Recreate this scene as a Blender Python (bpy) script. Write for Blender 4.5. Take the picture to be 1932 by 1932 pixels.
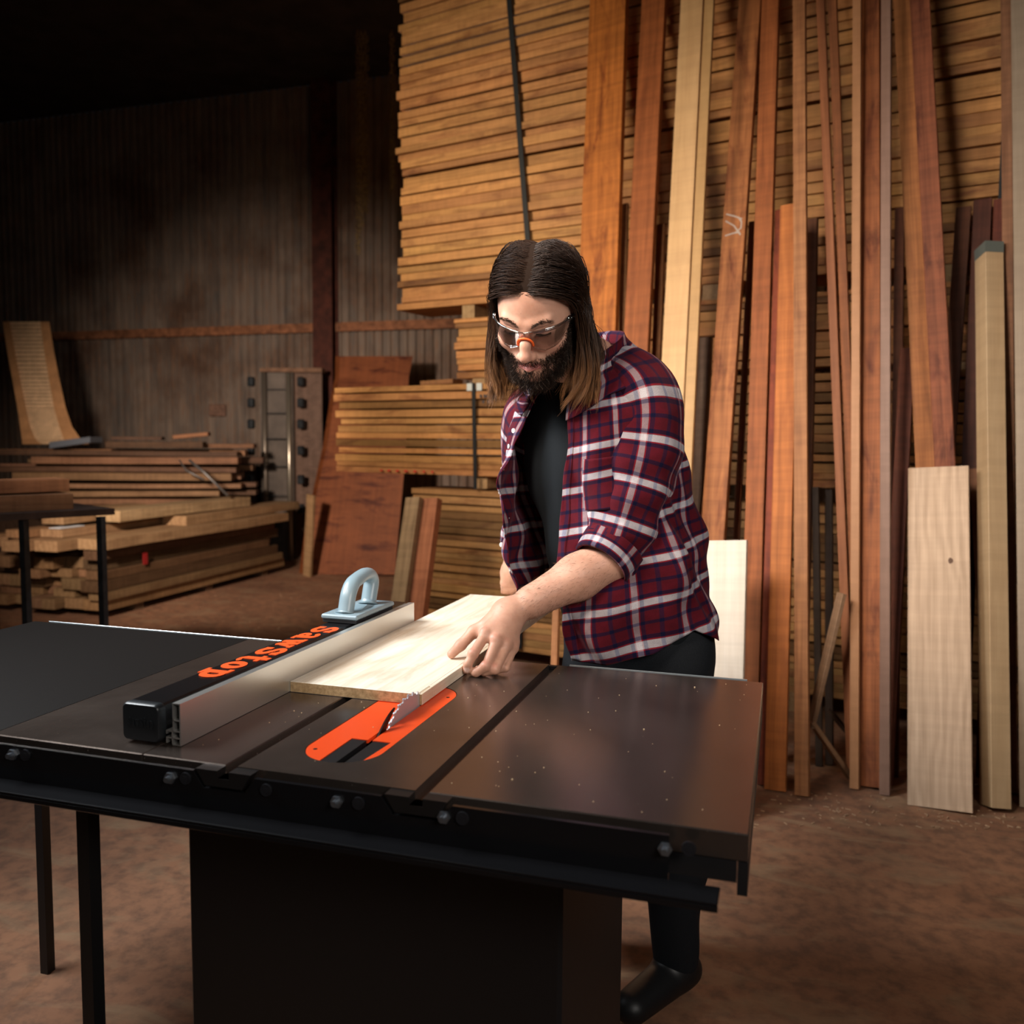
import bpy, math, random
import numpy as np
from mathutils import Vector, Matrix, noise as mnoise

random.seed(7)
for _o in list(bpy.data.objects):
    bpy.data.objects.remove(_o)
SC = bpy.context.scene
COL = SC.collection

# ------------------------------------------------------------------ camera
T = 0.864                                   # table top height
YAW, PITCH, ROLL, FPX = -0.2975, 0.0815, 0.0082, 1675.0
CAMP = np.array([0.5721, -1.0369, T + 0.4562])
FW = np.array([math.sin(YAW) * math.cos(PITCH), math.cos(YAW) * math.cos(PITCH), -math.sin(PITCH)])
_R = np.array([math.cos(YAW), -math.sin(YAW), 0.0])
_U = np.cross(_R, FW)
RT = _R * math.cos(ROLL) + _U * math.sin(ROLL)
UP = -_R * math.sin(ROLL) + _U * math.cos(ROLL)
cd = bpy.data.cameras.new('camera')
cam = bpy.data.objects.new('camera', cd)
COL.objects.link(cam)
M = Matrix.Identity(4)
for i in range(3):
    M[i][0], M[i][1], M[i][2], M[i][3] = RT[i], UP[i], -FW[i], CAMP[i]
cam.matrix_world = M
cd.sensor_width = 36.0
cd.sensor_fit = 'HORIZONTAL'
cd.lens = FPX / 1932 * 36
cd.clip_start = 0.05
cd.clip_end = 60
cd.dof.use_dof = True
cd.dof.focus_distance = 1.72
cd.dof.aperture_fstop = 4.0
SC.camera = cam

# ------------------------------------------------------------------ light
SC.view_settings.view_transform = 'Standard'
SC.view_settings.look = 'None'
SC.view_settings.gamma = 1.0
SC.view_settings.use_curve_mapping = False
SC.view_settings.exposure = -0.2
world = bpy.data.worlds.new('world')
SC.world = world
world.use_nodes = True
world.node_tree.nodes['Background'].inputs['Color'].default_value = (0.55, 0.6, 0.7, 1)
world.node_tree.nodes['Background'].inputs['Strength'].default_value = 0.01


def lamp(kind, name, loc, target, power, color, size=0.5, size_y=None, spot=None, blend=0.6):
    ld = bpy.data.lights.new(name, kind)
    ld.energy = power
    ld.color = color
    if kind == 'AREA':
        ld.shape = 'RECTANGLE'
        ld.size = size
        ld.size_y = size_y or size
        if spot:
            ld.spread = math.radians(spot)
    elif kind == 'SPOT':
        ld.spot_size = math.radians(spot)
        ld.spot_blend = blend
        ld.shadow_soft_size = size
    lo = bpy.data.objects.new(name, ld)
    COL.objects.link(lo)
    lo.location = loc
    lo.rotation_euler = (Vector(target) - Vector(loc)).to_track_quat('-Z', 'Y').to_euler()
    return lo


lamp('AREA', 'key_softbox', (-1.75, 0.15, 2.45), (0.1, 0.75, 1.15), 50, (0.93, 0.97, 1.0), 0.9, 0.9, spot=120)
lamp('AREA', 'board_softbox', (-0.9, -0.9, 3.1), (0.75, 3.0, 1.15), 29, (1.0, 0.85, 0.72), 0.9, 0.9, spot=62)
lamp('AREA', 'stack_softbox', (-2.6, 1.2, 2.9), (-0.5, 4.6, 1.9), 30, (1.0, 0.82, 0.62), 0.8, 0.8, spot=90)
lamp('AREA', 'fill_softbox', (1.9, -1.3, 2.3), (0.1, 0.9, 1.3), 11, (1.0, 0.93, 0.86), 1.0, 1.0, spot=80)
lamp('SPOT', 'wall_fill_spot', (-2.6, 1.0, 2.2), (-4.7, 8.0, 0.6), 1350, (1.0, 0.82, 0.68), 0.2, spot=58, blend=1.0)  # added spot in mid-air with no fixture, brightens the lower back wall
lamp('AREA', 'back_area_light', (-1.5, 5.2, 3.6), (-0.6, 0.5, 0.9), 44, (0.8, 0.9, 1.0), 1.2, 0.5, spot=70)  # area light from behind left; no window is modelled there


# ------------------------------------------------------------------ measuring the photograph
def ray(u, v):
    return FW + RT * ((u - 966) / FPX) - UP * ((v - 966) / FPX)


def at(u, v, w):
    return CAMP + ray(u, v) * w


def onz(u, v, z):
    d = ray(u, v)
    return CAMP + d * ((z - CAMP[2]) / d[2])


def unit(a):
    a = np.asarray(a, float)
    return a / np.linalg.norm(a)


RH = np.array([math.cos(YAW), -math.sin(YAW), 0.0])      # horizontal right of the viewer
FH = np.array([math.sin(YAW), math.cos(YAW), 0.0])       # horizontal away from the viewer


# ------------------------------------------------------------------ materials
def new_mat(name, color=(.5, .5, .5), rough=.5, metal=0.0, spec=.5, coat=0.0):
    m = bpy.data.materials.new(name)
    m.use_nodes = True
    b = m.node_tree.nodes['Principled BSDF']
    b.inputs['Base Color'].default_value = (*color, 1)
    b.inputs['Roughness'].default_value = rough
    b.inputs['Metallic'].default_value = metal
    b.inputs['Specular IOR Level'].default_value = spec
    b.inputs['Coat Weight'].default_value = coat
    return m, m.node_tree, b


class NT:
    def __init__(s, nt):
        s.nt = nt
    def n(s, t, **kw):
        x = s.nt.nodes.new(t)
        for k, v in kw.items():
            if k.startswith('i_'):
                x.inputs[k[2:].replace('_', ' ')].default_value = v
            else:
                setattr(x, k, v)
        return x
    def l(s, a, b):
        s.nt.links.new(a, b)
    def math(s, op, a, b=None, c=None):
        x = s.n('ShaderNodeMath', operation=op)
        for i, q in enumerate((a, b, c)):
            if q is None:
                continue
            if isinstance(q, (int, float)):
                x.inputs[i].default_value = q
            else:
                s.l(q, x.inputs[i])
        return x.outputs[0]
    def mix(s, fac, a, b, blend='MIX'):
        x = s.n('ShaderNodeMix', data_type='RGBA', blend_type=blend)
        for i, q in ((0, fac), (6, a), (7, b)):
            if isinstance(q, (int, float)):
                x.inputs[i].default_value = q
            elif isinstance(q, tuple):
                x.inputs[i].default_value = (*q, 1) if len(q) == 3 else q
            else:
                s.l(q, x.inputs[i])
        return x.outputs[2]
    def ramp(s, fac, stops, interp='LINEAR'):
        x = s.n('ShaderNodeValToRGB')
        cr = x.color_ramp
        cr.interpolation = interp
        while len(cr.elements) < len(stops):
            cr.elements.new(0.5)
        for e, (p, c) in zip(cr.elements, stops):
            e.position = p
            e.color = (*c, 1) if len(c) == 3 else c
        s.l(fac, x.inputs[0])
        return x.outputs[0]
    def noise(s, vec, scale, detail=3, rough=.5, dist=0.0):
        x = s.n('ShaderNodeTexNoise')
        x.inputs['Scale'].default_value = scale
        x.inputs['Detail'].default_value = detail
        x.inputs['Roughness'].default_value = rough
        x.inputs['Distortion'].default_value = dist
        s.l(vec, x.inputs['Vector'])
        return x.outputs[0]
    def mapping(s, vec, scale=(1, 1, 1), loc=(0, 0, 0)):
        x = s.n('ShaderNodeMapping')
        x.inputs['Scale'].default_value = scale
        x.inputs['Location'].default_value = loc
        s.l(vec, x.inputs['Vector'])
        return x.outputs[0]
    def bump(s, h, strength, dist, b):
        x = s.n('ShaderNodeBump')
        x.inputs['Strength'].default_value = strength
        x.inputs['Distance'].default_value = dist
        s.l(h, x.inputs['Height'])
        s.l(x.outputs[0], b.inputs['Normal'])


def wood_mat(name, contrast=.45, cross=.25, stain=.2, rough=.62, wide=1.0, wave=.10):
    """grain runs along local X; base colour = object colour"""
    m, nt, b = new_mat(name, rough=rough, spec=.25)
    k = NT(nt)
    tc = k.n('ShaderNodeTexCoord')
    oi = k.n('ShaderNodeObjectInfo')
    off = k.n('ShaderNodeVectorMath', operation='SCALE')
    off.inputs[0].default_value = (13.0, 17.0, 11.0)
    k.l(oi.outputs['Random'], off.inputs['Scale'])
    add = k.n('ShaderNodeVectorMath', operation='ADD')
    k.l(tc.outputs['Object'], add.inputs[0])
    k.l(off.outputs[0], add.inputs[1])
    v = add.outputs[0]
    g1 = k.noise(k.mapping(v, (.8, 22 / wide, 22 / wide)), 2.2, 4, .55, 1.2)
    g2 = k.noise(k.mapping(v, (2.5, 160, 160)), 1.6, 2, .5)
    wv = k.n('ShaderNodeTexWave', bands_direction='Y', wave_profile='SIN')
    wv.inputs['Scale'].default_value = 7.0 / wide
    wv.inputs['Distortion'].default_value = 9.0
    wv.inputs['Detail'].default_value = 2.0
    wv.inputs['Detail Scale'].default_value = .7
    k.l(k.mapping(v, (.35, 1, 1)), wv.inputs['Vector'])
    cr = k.noise(k.mapping(v, (26, 1.2, 1.2)), 1.3, 3, .6)
    st = k.noise(k.mapping(v, (1.6, 6, 6)), 2.0, 4, .6, .6)
    f = k.math('ADD', k.math('MULTIPLY', g1, .5), k.math('MULTIPLY', wv.outputs[1], wave))
    f = k.math('ADD', f, k.math('MULTIPLY', g2, .28))
    lo = 1.0 - contrast
    fac = k.ramp(f, [(.25, (lo, lo * .93, lo * .85)), (.72, (1.08, 1.08, 1.08))])
    c = k.mix(1.0, oi.outputs['Color'], fac, 'MULTIPLY')
    cf = k.ramp(cr, [(.38, (1 - cross, 1 - cross, 1 - cross)), (.62, (1.05, 1.05, 1.05))])
    c = k.mix(1.0, c, cf, 'MULTIPLY')
    sf = k.ramp(st, [(.30, (1 - stain, 1 - stain * 1.2, 1 - stain * 1.2)), (.48, (1, 1, 1))])
    c = k.mix(1.0, c, sf, 'MULTIPLY')
    k.l(c, b.inputs['Base Color'])
    k.bump(k.math('ADD', g2, k.math('MULTIPLY', cr, .6)), .35, .002, b)
    return m


WOOD = wood_mat('sawn_wood', .5, .13, .2)
WOOD_STACK = wood_mat('rough_plank_edge', .5, .06, .45)
WOOD_STAIN = wood_mat('stained_sawn_wood', .5, .16, .6)
WOOD_SMOOTH = wood_mat('planed_wood', .16, .04, .06, .5, wide=2.5)
WOOD_ASH = wood_mat('ash_wood', .34, .03, .05, .55, wide=.8, wave=.16)


def simple(name, color, rough=.5, metal=0.0, spec=.5, nscale=0, namt=0.0, bump=0.0, coat=0.0):
    m, nt, b = new_mat(name, color, rough, metal, spec, coat)
    if nscale:
        k = NT(nt)
        tc = k.n('ShaderNodeTexCoord')
        n1 = k.noise(tc.outputs['Object'], nscale, 4, .6)
        a = tuple(max(0, c * (1 - namt)) for c in color)
        d = tuple(min(1, c * (1 + namt)) for c in color)
        k.l(k.ramp(n1, [(.3, a), (.7, d)]), b.inputs['Base Color'])
        if bump:
            k.bump(n1, bump, .002, b)
    return m


# ------------------------------------------------------------------ object helpers
def tag(o, label=None, cat=None, group=None, kind=None):
    if label:
        o['label'] = label
    if cat:
        o['category'] = cat
    if group:
        o['group'] = group
    if kind:
        o['kind'] = kind
    return o


def mesh(name, V, Fc, mat, parent=None, origin=None, smooth=False, world=True):
    V = np.asarray(V, float)
    me = bpy.data.meshes.new(name)
    if parent is not None and world:
        off = ORIG[parent.name]
    elif origin is not None:
        off = np.asarray(origin, float)
    elif world:
        off = np.array([(V[:, 0].min() + V[:, 0].max()) / 2, (V[:, 1].min() + V[:, 1].max()) / 2, V[:, 2].min()])
    else:
        off = np.zeros(3)
    me.from_pydata((V - off).tolist(), [], [tuple(int(i) for i in f) for f in Fc])
    me.update()
    if smooth:
        me.shade_smooth()
    o = bpy.data.objects.new(name, me)
    COL.objects.link(o)
    if mat:
        me.materials.append(mat)
    if parent is not None:
        o.parent = parent
    else:
        o.location = off
    ORIG[o.name] = off
    return o


ORIG = {}


def empty(name, loc, label, cat, group=None):
    o = bpy.data.objects.new(name, None)
    COL.objects.link(o)
    o.location = loc
    o.empty_display_size = .05
    ORIG[o.name] = np.asarray(loc, float)
    return tag(o, label, cat, group)


class MB:
    """collects shapes as one vertex/face list"""
    def __init__(s):
        s.V, s.F = [], []
    def add(s, V, F):
        n = len(s.V)
        s.V += [tuple(map(float, v)) for v in V]
        s.F += [tuple(int(i) + n for i in f) for f in F]
        return s
    def box(s, a, b, bev=0.0):
        (x0, y0, z0), (x1, y1, z1) = a, b
        x0, x1 = min(x0, x1), max(x0, x1); y0, y1 = min(y0, y1), max(y0, y1); z0, z1 = min(z0, z1), max(z0, z1)
        if bev <= 0:
            V = [(x, y, z) for x in (x0, x1) for y in (y0, y1) for z in (z0, z1)]
            return s.add(V, [(0, 1, 3, 2), (4, 6, 7, 5), (0, 4, 5, 1), (2, 3, 7, 6), (0, 2, 6, 4), (1, 5, 7, 3)])
        e = min(bev, (x1 - x0) / 2.01, (y1 - y0) / 2.01, (z1 - z0) / 2.01)
        V = []
        idx = {}
        for i, x in enumerate((x0, x1)):
            for j, y in enumerate((y0, y1)):
                for l, z in enumerate((z0, z1)):
                    sx, sy, sz = (e, -e)[i], (e, -e)[j], (e, -e)[l]
                    idx[i, j, l, 0] = len(V); V.append((x, y + sy, z + sz))
                    idx[i, j, l, 1] = len(V); V.append((x + sx, y, z + sz))
                    idx[i, j, l, 2] = len(V); V.append((x + sx, y + sy, z))
        F = []
        q = [(0, 0), (1, 0), (1, 1), (0, 1)]
        for i in (0, 1):
            F.append([idx[i, a_, b_, 0] for a_, b_ in (q if i else q[::-1])])
            F.append([idx[a_, i, b_, 1] for a_, b_ in (q[::-1] if i else q)])
            F.append([idx[a_, b_, i, 2] for a_, b_ in (q if i else q[::-1])])
        for i in (0, 1):
            for j in (0, 1):
                F.append((idx[i, j, 0, 0], idx[i, j, 1, 0], idx[i, j, 1, 1], idx[i, j, 0, 1]))
                F.append((idx[i, 0, j, 0], idx[i, 1, j, 0], idx[i, 1, j, 2], idx[i, 0, j, 2]))
                F.append((idx[0, i, j, 1], idx[1, i, j, 1], idx[1, i, j, 2], idx[0, i, j, 2]))
        for i in (0, 1):
            for j in (0, 1):
                for l in (0, 1):
                    F.append((idx[i, j, l, 0], idx[i, j, l, 1], idx[i, j, l, 2]))
        return s.add(V, F)
    def tube(s, pts, r, n=10, cap=True, flat=None):
        pts = [np.asarray(p, float) for p in pts]
        rr = r if hasattr(r, '__len__') else [r] * len(pts)
        base = len(s.V)
        t0 = unit(pts[1] - pts[0])
        a = np.cross(t0, (0, 0, 1)) if abs(t0[2]) < .9 else np.cross(t0, (1, 0, 0))
        a = unit(a)
        V = []
        for i, p in enumerate(pts):
            t = unit(pts[min(i + 1, len(pts) - 1)] - pts[max(i - 1, 0)])
            a = unit(a - t * (a @ t))
            b = np.cross(t, a)
            fa = flat or 1.0
            for j in range(n):
                th = 2 * math.pi * j / n
                V.append(p + a * math.cos(th) * rr[i] + b * math.sin(th) * rr[i] * fa)
        F = [(i * n + j, i * n + (j + 1) % n, (i + 1) * n + (j + 1) % n, (i + 1) * n + j)
             for i in range(len(pts) - 1) for j in range(n)]
        if cap:
            F.append(tuple(range(n))[::-1])
            F.append(tuple((len(pts) - 1) * n + j for j in range(n)))
        return s.add(V, F)
    def prism(s, poly, f0, f1):
        """poly: list of 2D; f0/f1 map 2D -> 3D for the two caps"""
        n = len(poly)
        V = [f0(p) for p in poly] + [f1(p) for p in poly]
        F = [tuple(range(n)), tuple(range(n, 2 * n))[::-1]]
        F += [(i, (i + 1) % n, n + (i + 1) % n, n + i)[::-1] for i in range(n)]
        return s.add(V, F)
    def cyl(s, c, axis, r, h, n=24):
        c = np.asarray(c, float)
        ax = unit(axis)
        return s.tube([c, c + ax * h], r, n)
    def build(s, name, mat, parent=None, origin=None, smooth=False):
        o = mesh(name, s.V, s.F, mat, parent, origin, smooth)
        return o


def fix_normals(o):
    import bmesh
    bm = bmesh.new()
    bm.from_mesh(o.data)
    bmesh.ops.recalc_face_normals(bm, faces=bm.faces)
    bm.to_mesh(o.data)
    bm.free()
    return o


def auto_smooth(o, deg=40):
    o.data.shade_smooth()
    try:
        o.data.set_sharp_from_angle(angle=math.radians(deg))
    except Exception:
        pass
    return o


# boards: grain along local X
_bm_cache = {}


def board(name, L, W, H, M4, mat, color, label, cat='board', group=None, rag=0.0, origin_mode=0):
    """box L x W x H, origin at x=0, y,z centred on the far side; M4 = world matrix"""
    n = 8
    rnd = random.Random(hash((round(L, 4), round(W, 4), name)) & 0xffff)
    V, F = [], []
    e = min(.0018, H * .2)
    sec = [(-W / 2 + e, 0), (W / 2 - e, 0), (W / 2, e), (W / 2, H - e), (W / 2 - e, H), (-W / 2 + e, H), (-W / 2, H - e), (-W / 2, e)]
    ph = [rnd.uniform(0, 6.28) for _ in range(4)]
    for i in range(n):
        x = L * i / (n - 1)
        wy = rag * (math.sin(x * 3.1 + ph[0]) + .5 * math.sin(x * 7.3 + ph[1]))
        wz = rag * .6 * (math.sin(x * 2.3 + ph[2]))
        for y, z in sec:
            V.append((x, y * (1 + wy), z + wz * .1))
    k = len(sec)
    for i in range(n - 1):
        for j in range(k):
            F.append((i * k + j, i * k + (j + 1) % k, (i + 1) * k + (j + 1) % k, (i + 1) * k + j)[::-1])
    F.append(tuple(range(k)))
    F.append(tuple((n - 1) * k + j for j in range(k))[::-1])
    me = bpy.data.meshes.new(name)
    me.from_pydata(V, [], [f[::-1] for f in F])
    me.materials.append(mat)
    o = bpy.data.objects.new(name, me)
    COL.objects.link(o)
    o.matrix_world = M4
    o.color = (*color, 1)
    ORIG[o.name] = np.zeros(3)
    tag(o, label, cat, group)
    return o


def frame(o, x, y, z):
    m = Matrix.Identity(4)
    for i in range(3):
        m[i][0], m[i][1], m[i][2], m[i][3] = x[i], y[i], z[i], o[i]
    return m


def jit(c, a=.12, rnd=random):
    k = 1 + rnd.uniform(-a, a)
    return tuple(min(.95, max(.002, x * k * (1 + rnd.uniform(-a * .3, a * .3)))) for x in c)


ORD = ('first second third fourth fifth sixth seventh eighth ninth tenth eleventh twelfth thirteenth fourteenth fifteenth '
       'sixteenth seventeenth eighteenth nineteenth twentieth').split()


def ordw(i):
    if i < 20:
        return ORD[i]
    tens = ['twenty', 'thirty', 'forty', 'fifty'][(i + 1) // 10 - 2]
    u = (i + 1) % 10
    return {'twenty': 'twentieth', 'thirty': 'thirtieth', 'forty': 'fortieth', 'fifty': 'fiftieth'}[tens] if u == 0 else tens + '-' + ORD[u - 1]

# ================================================================== the shed
def rust_wall_mat():
    m, nt, b = new_mat('rusty_corrugated_metal', (.2, .13, .1), .75, .1, .3)
    k = NT(nt)
    tc = k.n('ShaderNodeTexCoord')
    v = tc.outputs['Object']
    n1 = k.noise(k.mapping(v, (6, 1, .6)), 1.5, 5, .6)
    n2 = k.noise(v, 1.1, 4, .6)
    n3 = k.noise(k.mapping(v, (9, 9, 2)), 2.5, 5, .65)
    c = k.ramp(n1, [(.3, (.14, .12, .105)), (.55, (.27, .205, .16)), (.75, (.36, .27, .20))])
    c = k.mix(k.ramp(n2, [(.45, (0, 0, 0)), (.65, (1, 1, 1))]), c, (.13, .075, .05))
    c = k.mix(k.ramp(n3, [(.5, (0, 0, 0)), (.8, (.8, .8, .8))]), c, (.30, .15, .08))
    k.l(c, b.inputs['Base Color'])
    return m


WALLM = rust_wall_mat()
YB = 8.0
XL, XR, YF, ZC = -10.5, 4.5, -3.0, 5.2
# corrugated back wall
nx = int((XR - XL) / .0125)
xs = np.linspace(XL, XR, nx)
ph = (xs % .1) / .1
prof = np.clip(np.abs(ph - .5) * 6 - 1.9, 0, 1) * .045
mb = MB()
V = []
for x, p in zip(xs, prof):
    V += [(x, YB + p, 0), (x, YB + p, ZC), (x, YB + .06, 0), (x, YB + .06, ZC)]
F = []
for i in range(nx - 1):
    a = 4 * i
    F += [(a, a + 4, a + 5, a + 1), (a + 2, a + 3, a + 7, a + 6)]
F += [(0, 1, 3, 2), (a + 4, a + 6, a + 7, a + 5)]
tag(mb.add(V, F).build('wall_back', WALLM), kind='structure')
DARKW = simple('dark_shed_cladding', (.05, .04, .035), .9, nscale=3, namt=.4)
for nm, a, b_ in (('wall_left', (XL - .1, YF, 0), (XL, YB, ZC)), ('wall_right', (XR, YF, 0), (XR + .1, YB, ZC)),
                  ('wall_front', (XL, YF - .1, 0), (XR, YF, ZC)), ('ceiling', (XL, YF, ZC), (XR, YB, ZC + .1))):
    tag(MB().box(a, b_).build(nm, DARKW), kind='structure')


def floor_mat():
    m, nt, b = new_mat('dusty_concrete', (.2, .13, .09), .8, 0, .3)
    k = NT(nt)
    tc = k.n('ShaderNodeTexCoord')
    v = tc.outputs['Object']
    n1 = k.noise(v, 1.4, 6, .62)
    n2 = k.noise(v, 22, 4, .6)
    n3 = k.noise(k.mapping(v, (1, 2.4, 1)), 2.6, 5, .6, 1.0)
    c = k.ramp(n1, [(.3, (.20, .092, .052)), (.7, (.40, .195, .105))])
    c = k.mix(k.ramp(n2, [(.35, (.5, .5, .5)), (.6, (0, 0, 0))]), c, (.075, .05, .037))
    c = k.mix(k.ramp(n3, [(.52, (0, 0, 0)), (.72, (.75, .75, .75))]), c, (.36, .235, .135))
    k.l(c, b.inputs['Base Color'])
    k.bump(n2, .3, .004, b)
    return m


tag(MB().box((XL, YF, -.1), (XR, YB + .06, 0)).build('floor', floor_mat()), kind='structure')
RUST = simple('rusty_red_steel', (.085, .022, .012), .7, .2, nscale=9, namt=.5)
GIRT = simple('rusty_brown_steel', (.32, .13, .06), .7, .2, nscale=12, namt=.5)
# steel column and girts of the wall
cxp = at(525, 600, 8.95)
mb = MB()
mb.box((cxp[0] - .12, YB - .16, 0), (cxp[0] + .12, YB - .145, ZC)).box((cxp[0] - .12, YB - .025, 0), (cxp[0] + .12, YB - .01, ZC)).box((cxp[0] - .008, YB - .145, 0), (cxp[0] + .008, YB - .025, ZC))
tag(mb.build('trim_1', RUST), kind='structure')
zg = 2.58
for i, (xa, xb) in enumerate(((XL + .02, cxp[0] - .13), (cxp[0] + .13, XR - .02))):
    mb = MB().box((xa, YB - .10, zg), (xb, YB - .002, zg + .014)).box((xa, YB - .10, zg - .085), (xb, YB - .088, zg))
    tag(mb.build('trim_%d' % (i + 2), GIRT), kind='structure')

# ================================================================== timber rack: stacks in layers
E0 = unit(RH * .857 - FH * .515)                # direction of the stacks
NB = np.array([-E0[1], E0[0], 0.0])             # away from the viewer, into the stack
if NB @ FH < 0:
    NB = -NB


def rackw(u):
    return 5.08 / (1 + .6 * (u - 966) / FPX)


def rackpt(u, z=0.0, off=0.0):
    p = CAMP.copy()
    w = rackw(u)
    p = CAMP + FH * w + RH * ((u - 966) / FPX) * w + NB * off
    p[2] = z
    return p


Z3 = np.array([0, 0, 1.0])
STRAW = (.60, .30, .105)
stack_rnd = random.Random(21)


def stack(u_left, z0, z1, uend, base, tint, where, group, name, off=0.0, tmin=.028, tmax=.046, jag=.025, dark=.2):
    z = z0
    A = rackpt(u_left)
    L = np.linalg.norm(rackpt(uend) - A)
    i = 0
    while z < z1 - .012:
        th = stack_rnd.uniform(tmin, tmax)
        if z + th > z1:
            th = z1 - z
        W = stack_rnd.uniform(.30, .36)
        o_ = off + stack_rnd.uniform(-.012, .014)
        P = rackpt(u_left, z) + E0 * stack_rnd.uniform(-jag, jag) + NB * (W / 2 + o_)
        c = jit(base, .16, stack_rnd)
        if stack_rnd.random() < dark:
            c = tuple(x * .45 for x in c)
        board(name, L + stack_rnd.uniform(-.05, .05), W, th, frame(P, E0, NB, Z3), WOOD_STACK, c,
              '%s plank, %s from the bottom of %s' % (tint, ordw(i), where), 'plank', group, rag=.01)
        z += th + (stack_rnd.uniform(.001, .004) if stack_rnd.random() < .6 else stack_rnd.uniform(.006, .014))
        i += 1
    return i


stack(775, .10, 1.03, 1960, (.52, .28, .11), 'straw coloured', 'the floor stack', 'planks in the floor stack', 'stacked_plank', dark=.25)
stack(641, 1.106, 1.64, 1960, STRAW, 'light straw', 'the strapped middle bundle', 'planks in the strapped middle bundle', 'stacked_plank', off=-.02, tmin=.030, tmax=.046)
stack(861, 1.675, 2.02, 1960, STRAW, 'yellowish', 'the short bundle above the strapped one', 'planks in the short bundle', 'stacked_plank', off=0)
stack(754, 2.10, 3.95, 1960, STRAW, 'golden straw', 'the tall top stack', 'planks in the tall top stack', 'stacked_plank', off=.0, tmin=.034, tmax=.056, dark=.12)
# bearers under and between the stacks
n_ = 0
for zz0, zz1, us in ((0, .099, (800, 1150, 1500, 1900)), (1.032, 1.104, (905, 1330, 1800)), (1.643, 1.673, (900, 1300, 1800)), (2.023, 2.098, (880, 1330, 1760))):
    for u_ in us:
        P = rackpt(u_, zz0) + NB * .01
        where = {0: 'on the floor under the floor stack', 1.032: 'under the strapped bundle', 1.643: 'under the short bundle', 2.023: 'under the tall top stack'}[zz0]
        pos = {800: 'leftmost', 905: 'leftmost', 900: 'leftmost', 880: 'leftmost', 1150: 'second', 1330: 'middle', 1300: 'middle', 1500: 'third', 1900: 'rightmost', 1800: 'rightmost', 1760: 'rightmost'}[u_]
        board('spacer_block', .30, .085, zz1 - zz0, frame(P, NB, -E0, Z3), WOOD, jit((.5, .32, .16), .1), 'wooden spacer block %s, %s of its row' % (where, pos), 'spacer', 'spacer blocks between the stacks')
STRAP = simple('black_banding', (.010, .012, .014), .6, 0, .25)


def strap(u_, z0, z1, w_, label, off, lean=0.0):
    P0 = rackpt(u_, z0) - NB * off
    P1 = rackpt(u_ - lean, z1) - NB * off
    mb = MB()
    e = E0 * w_ / 2
    n0 = -NB * .002
    V = [P0 - e, P0 + e, P1 + e, P1 - e]
    V += [v + n0 for v in V]
    mb.add(V, [(0, 1, 2, 3), (7, 6, 5, 4), (0, 4, 5, 1), (1, 5, 6, 2), (2, 6, 7, 3), (3, 7, 4, 0)])
    return tag(mb.build('banding_strap', STRAP), label, 'strap')


strap(903, 1.03, 1.645, .024, 'black banding strap around the strapped middle bundle', .036, 5)
strap(1003, 2.1, 3.9, .03, 'black banding strap on the tall top stack above his head', .018, 52)
strap(1866, 2.1, 3.9, .04, 'black banding strap on the tall stack at far right', .018, 2)
strap(984, .12, 1.02, .04, 'black banding strap on the floor stack beside his hand', .018, 0)
TAGM = simple('white_edge_tag', (.55, .6, .6), .5)
for du, lb in ((-8, 'left of'), (10, 'right of')):
    P = rackpt(903 - 4 + du, 1.60) - NB * .036
    mb = MB()
    for q in (0, 1):
        pass
    e = E0 * .018
    V = [P - e, P + e, P + e + Z3 * .042, P - e + Z3 * .042]
    V += [v - NB * .002 for v in V]
    mb.add(V, [(0, 1, 2, 3), (7, 6, 5, 4), (0, 4, 5, 1), (1, 5, 6, 2), (2, 6, 7, 3), (3, 7, 4, 0)])
    tag(mb.build('edge_protector', TAGM), 'small white edge protector %s the strap on the middle bundle' % lb, 'edge protector', 'edge protectors on the middle bundle')
# red paint marks on the lowest plank of the bundle
REDP = simple('red_paint', (.55, .03, .015), .6)
mb = MB()
for u_, wd in ((726, .025), (740, .03), (756, .03), (772, .035), (789, .03), (806, .022), (822, .02)):
    P = rackpt(u_, 1.112 + .008) - NB * .036
    e = E0 * wd * .5
    pts = [(-1, 0), (-.5, -.4), (.3, -.3), (1, 0), (.6, .9), (-.4, 1)]
    mb.prism(pts, lambda p: P + e * p[0] + Z3 * .009 * p[1], lambda p: P - NB * .0015 + e * p[0] + Z3 * .009 * p[1])
tag(mb.build('paint_mark', REDP), 'row of red paint dabs on the lowest plank of the strapped bundle', 'paint mark', kind='stuff')
INKM = simple('stencil_ink', (.03, .03, .04), .6)
mb = MB()
for row, (v_, cs) in enumerate(((1.568, (912, 919, 924, 928, 933, 941)), (1.535, (917, 926)))):
    for u_ in cs:
        P = rackpt(u_, v_) - NB * .036
        mb.prism([(-1, -1), (1, -1), (1, 1), (-1, 1)], lambda p: P + E0 * .006 * p[0] + Z3 * .009 * p[1], lambda p: P - NB * .0015 + E0 * .006 * p[0] + Z3 * .009 * p[1])
tag(mb.build('stencil_mark', INKM), 'small dark stencilled marks on the strapped bundle beside the strap', 'stencil mark', kind='stuff')


# ================================================================== boards leaning on the rack
LEAN = []


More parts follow.
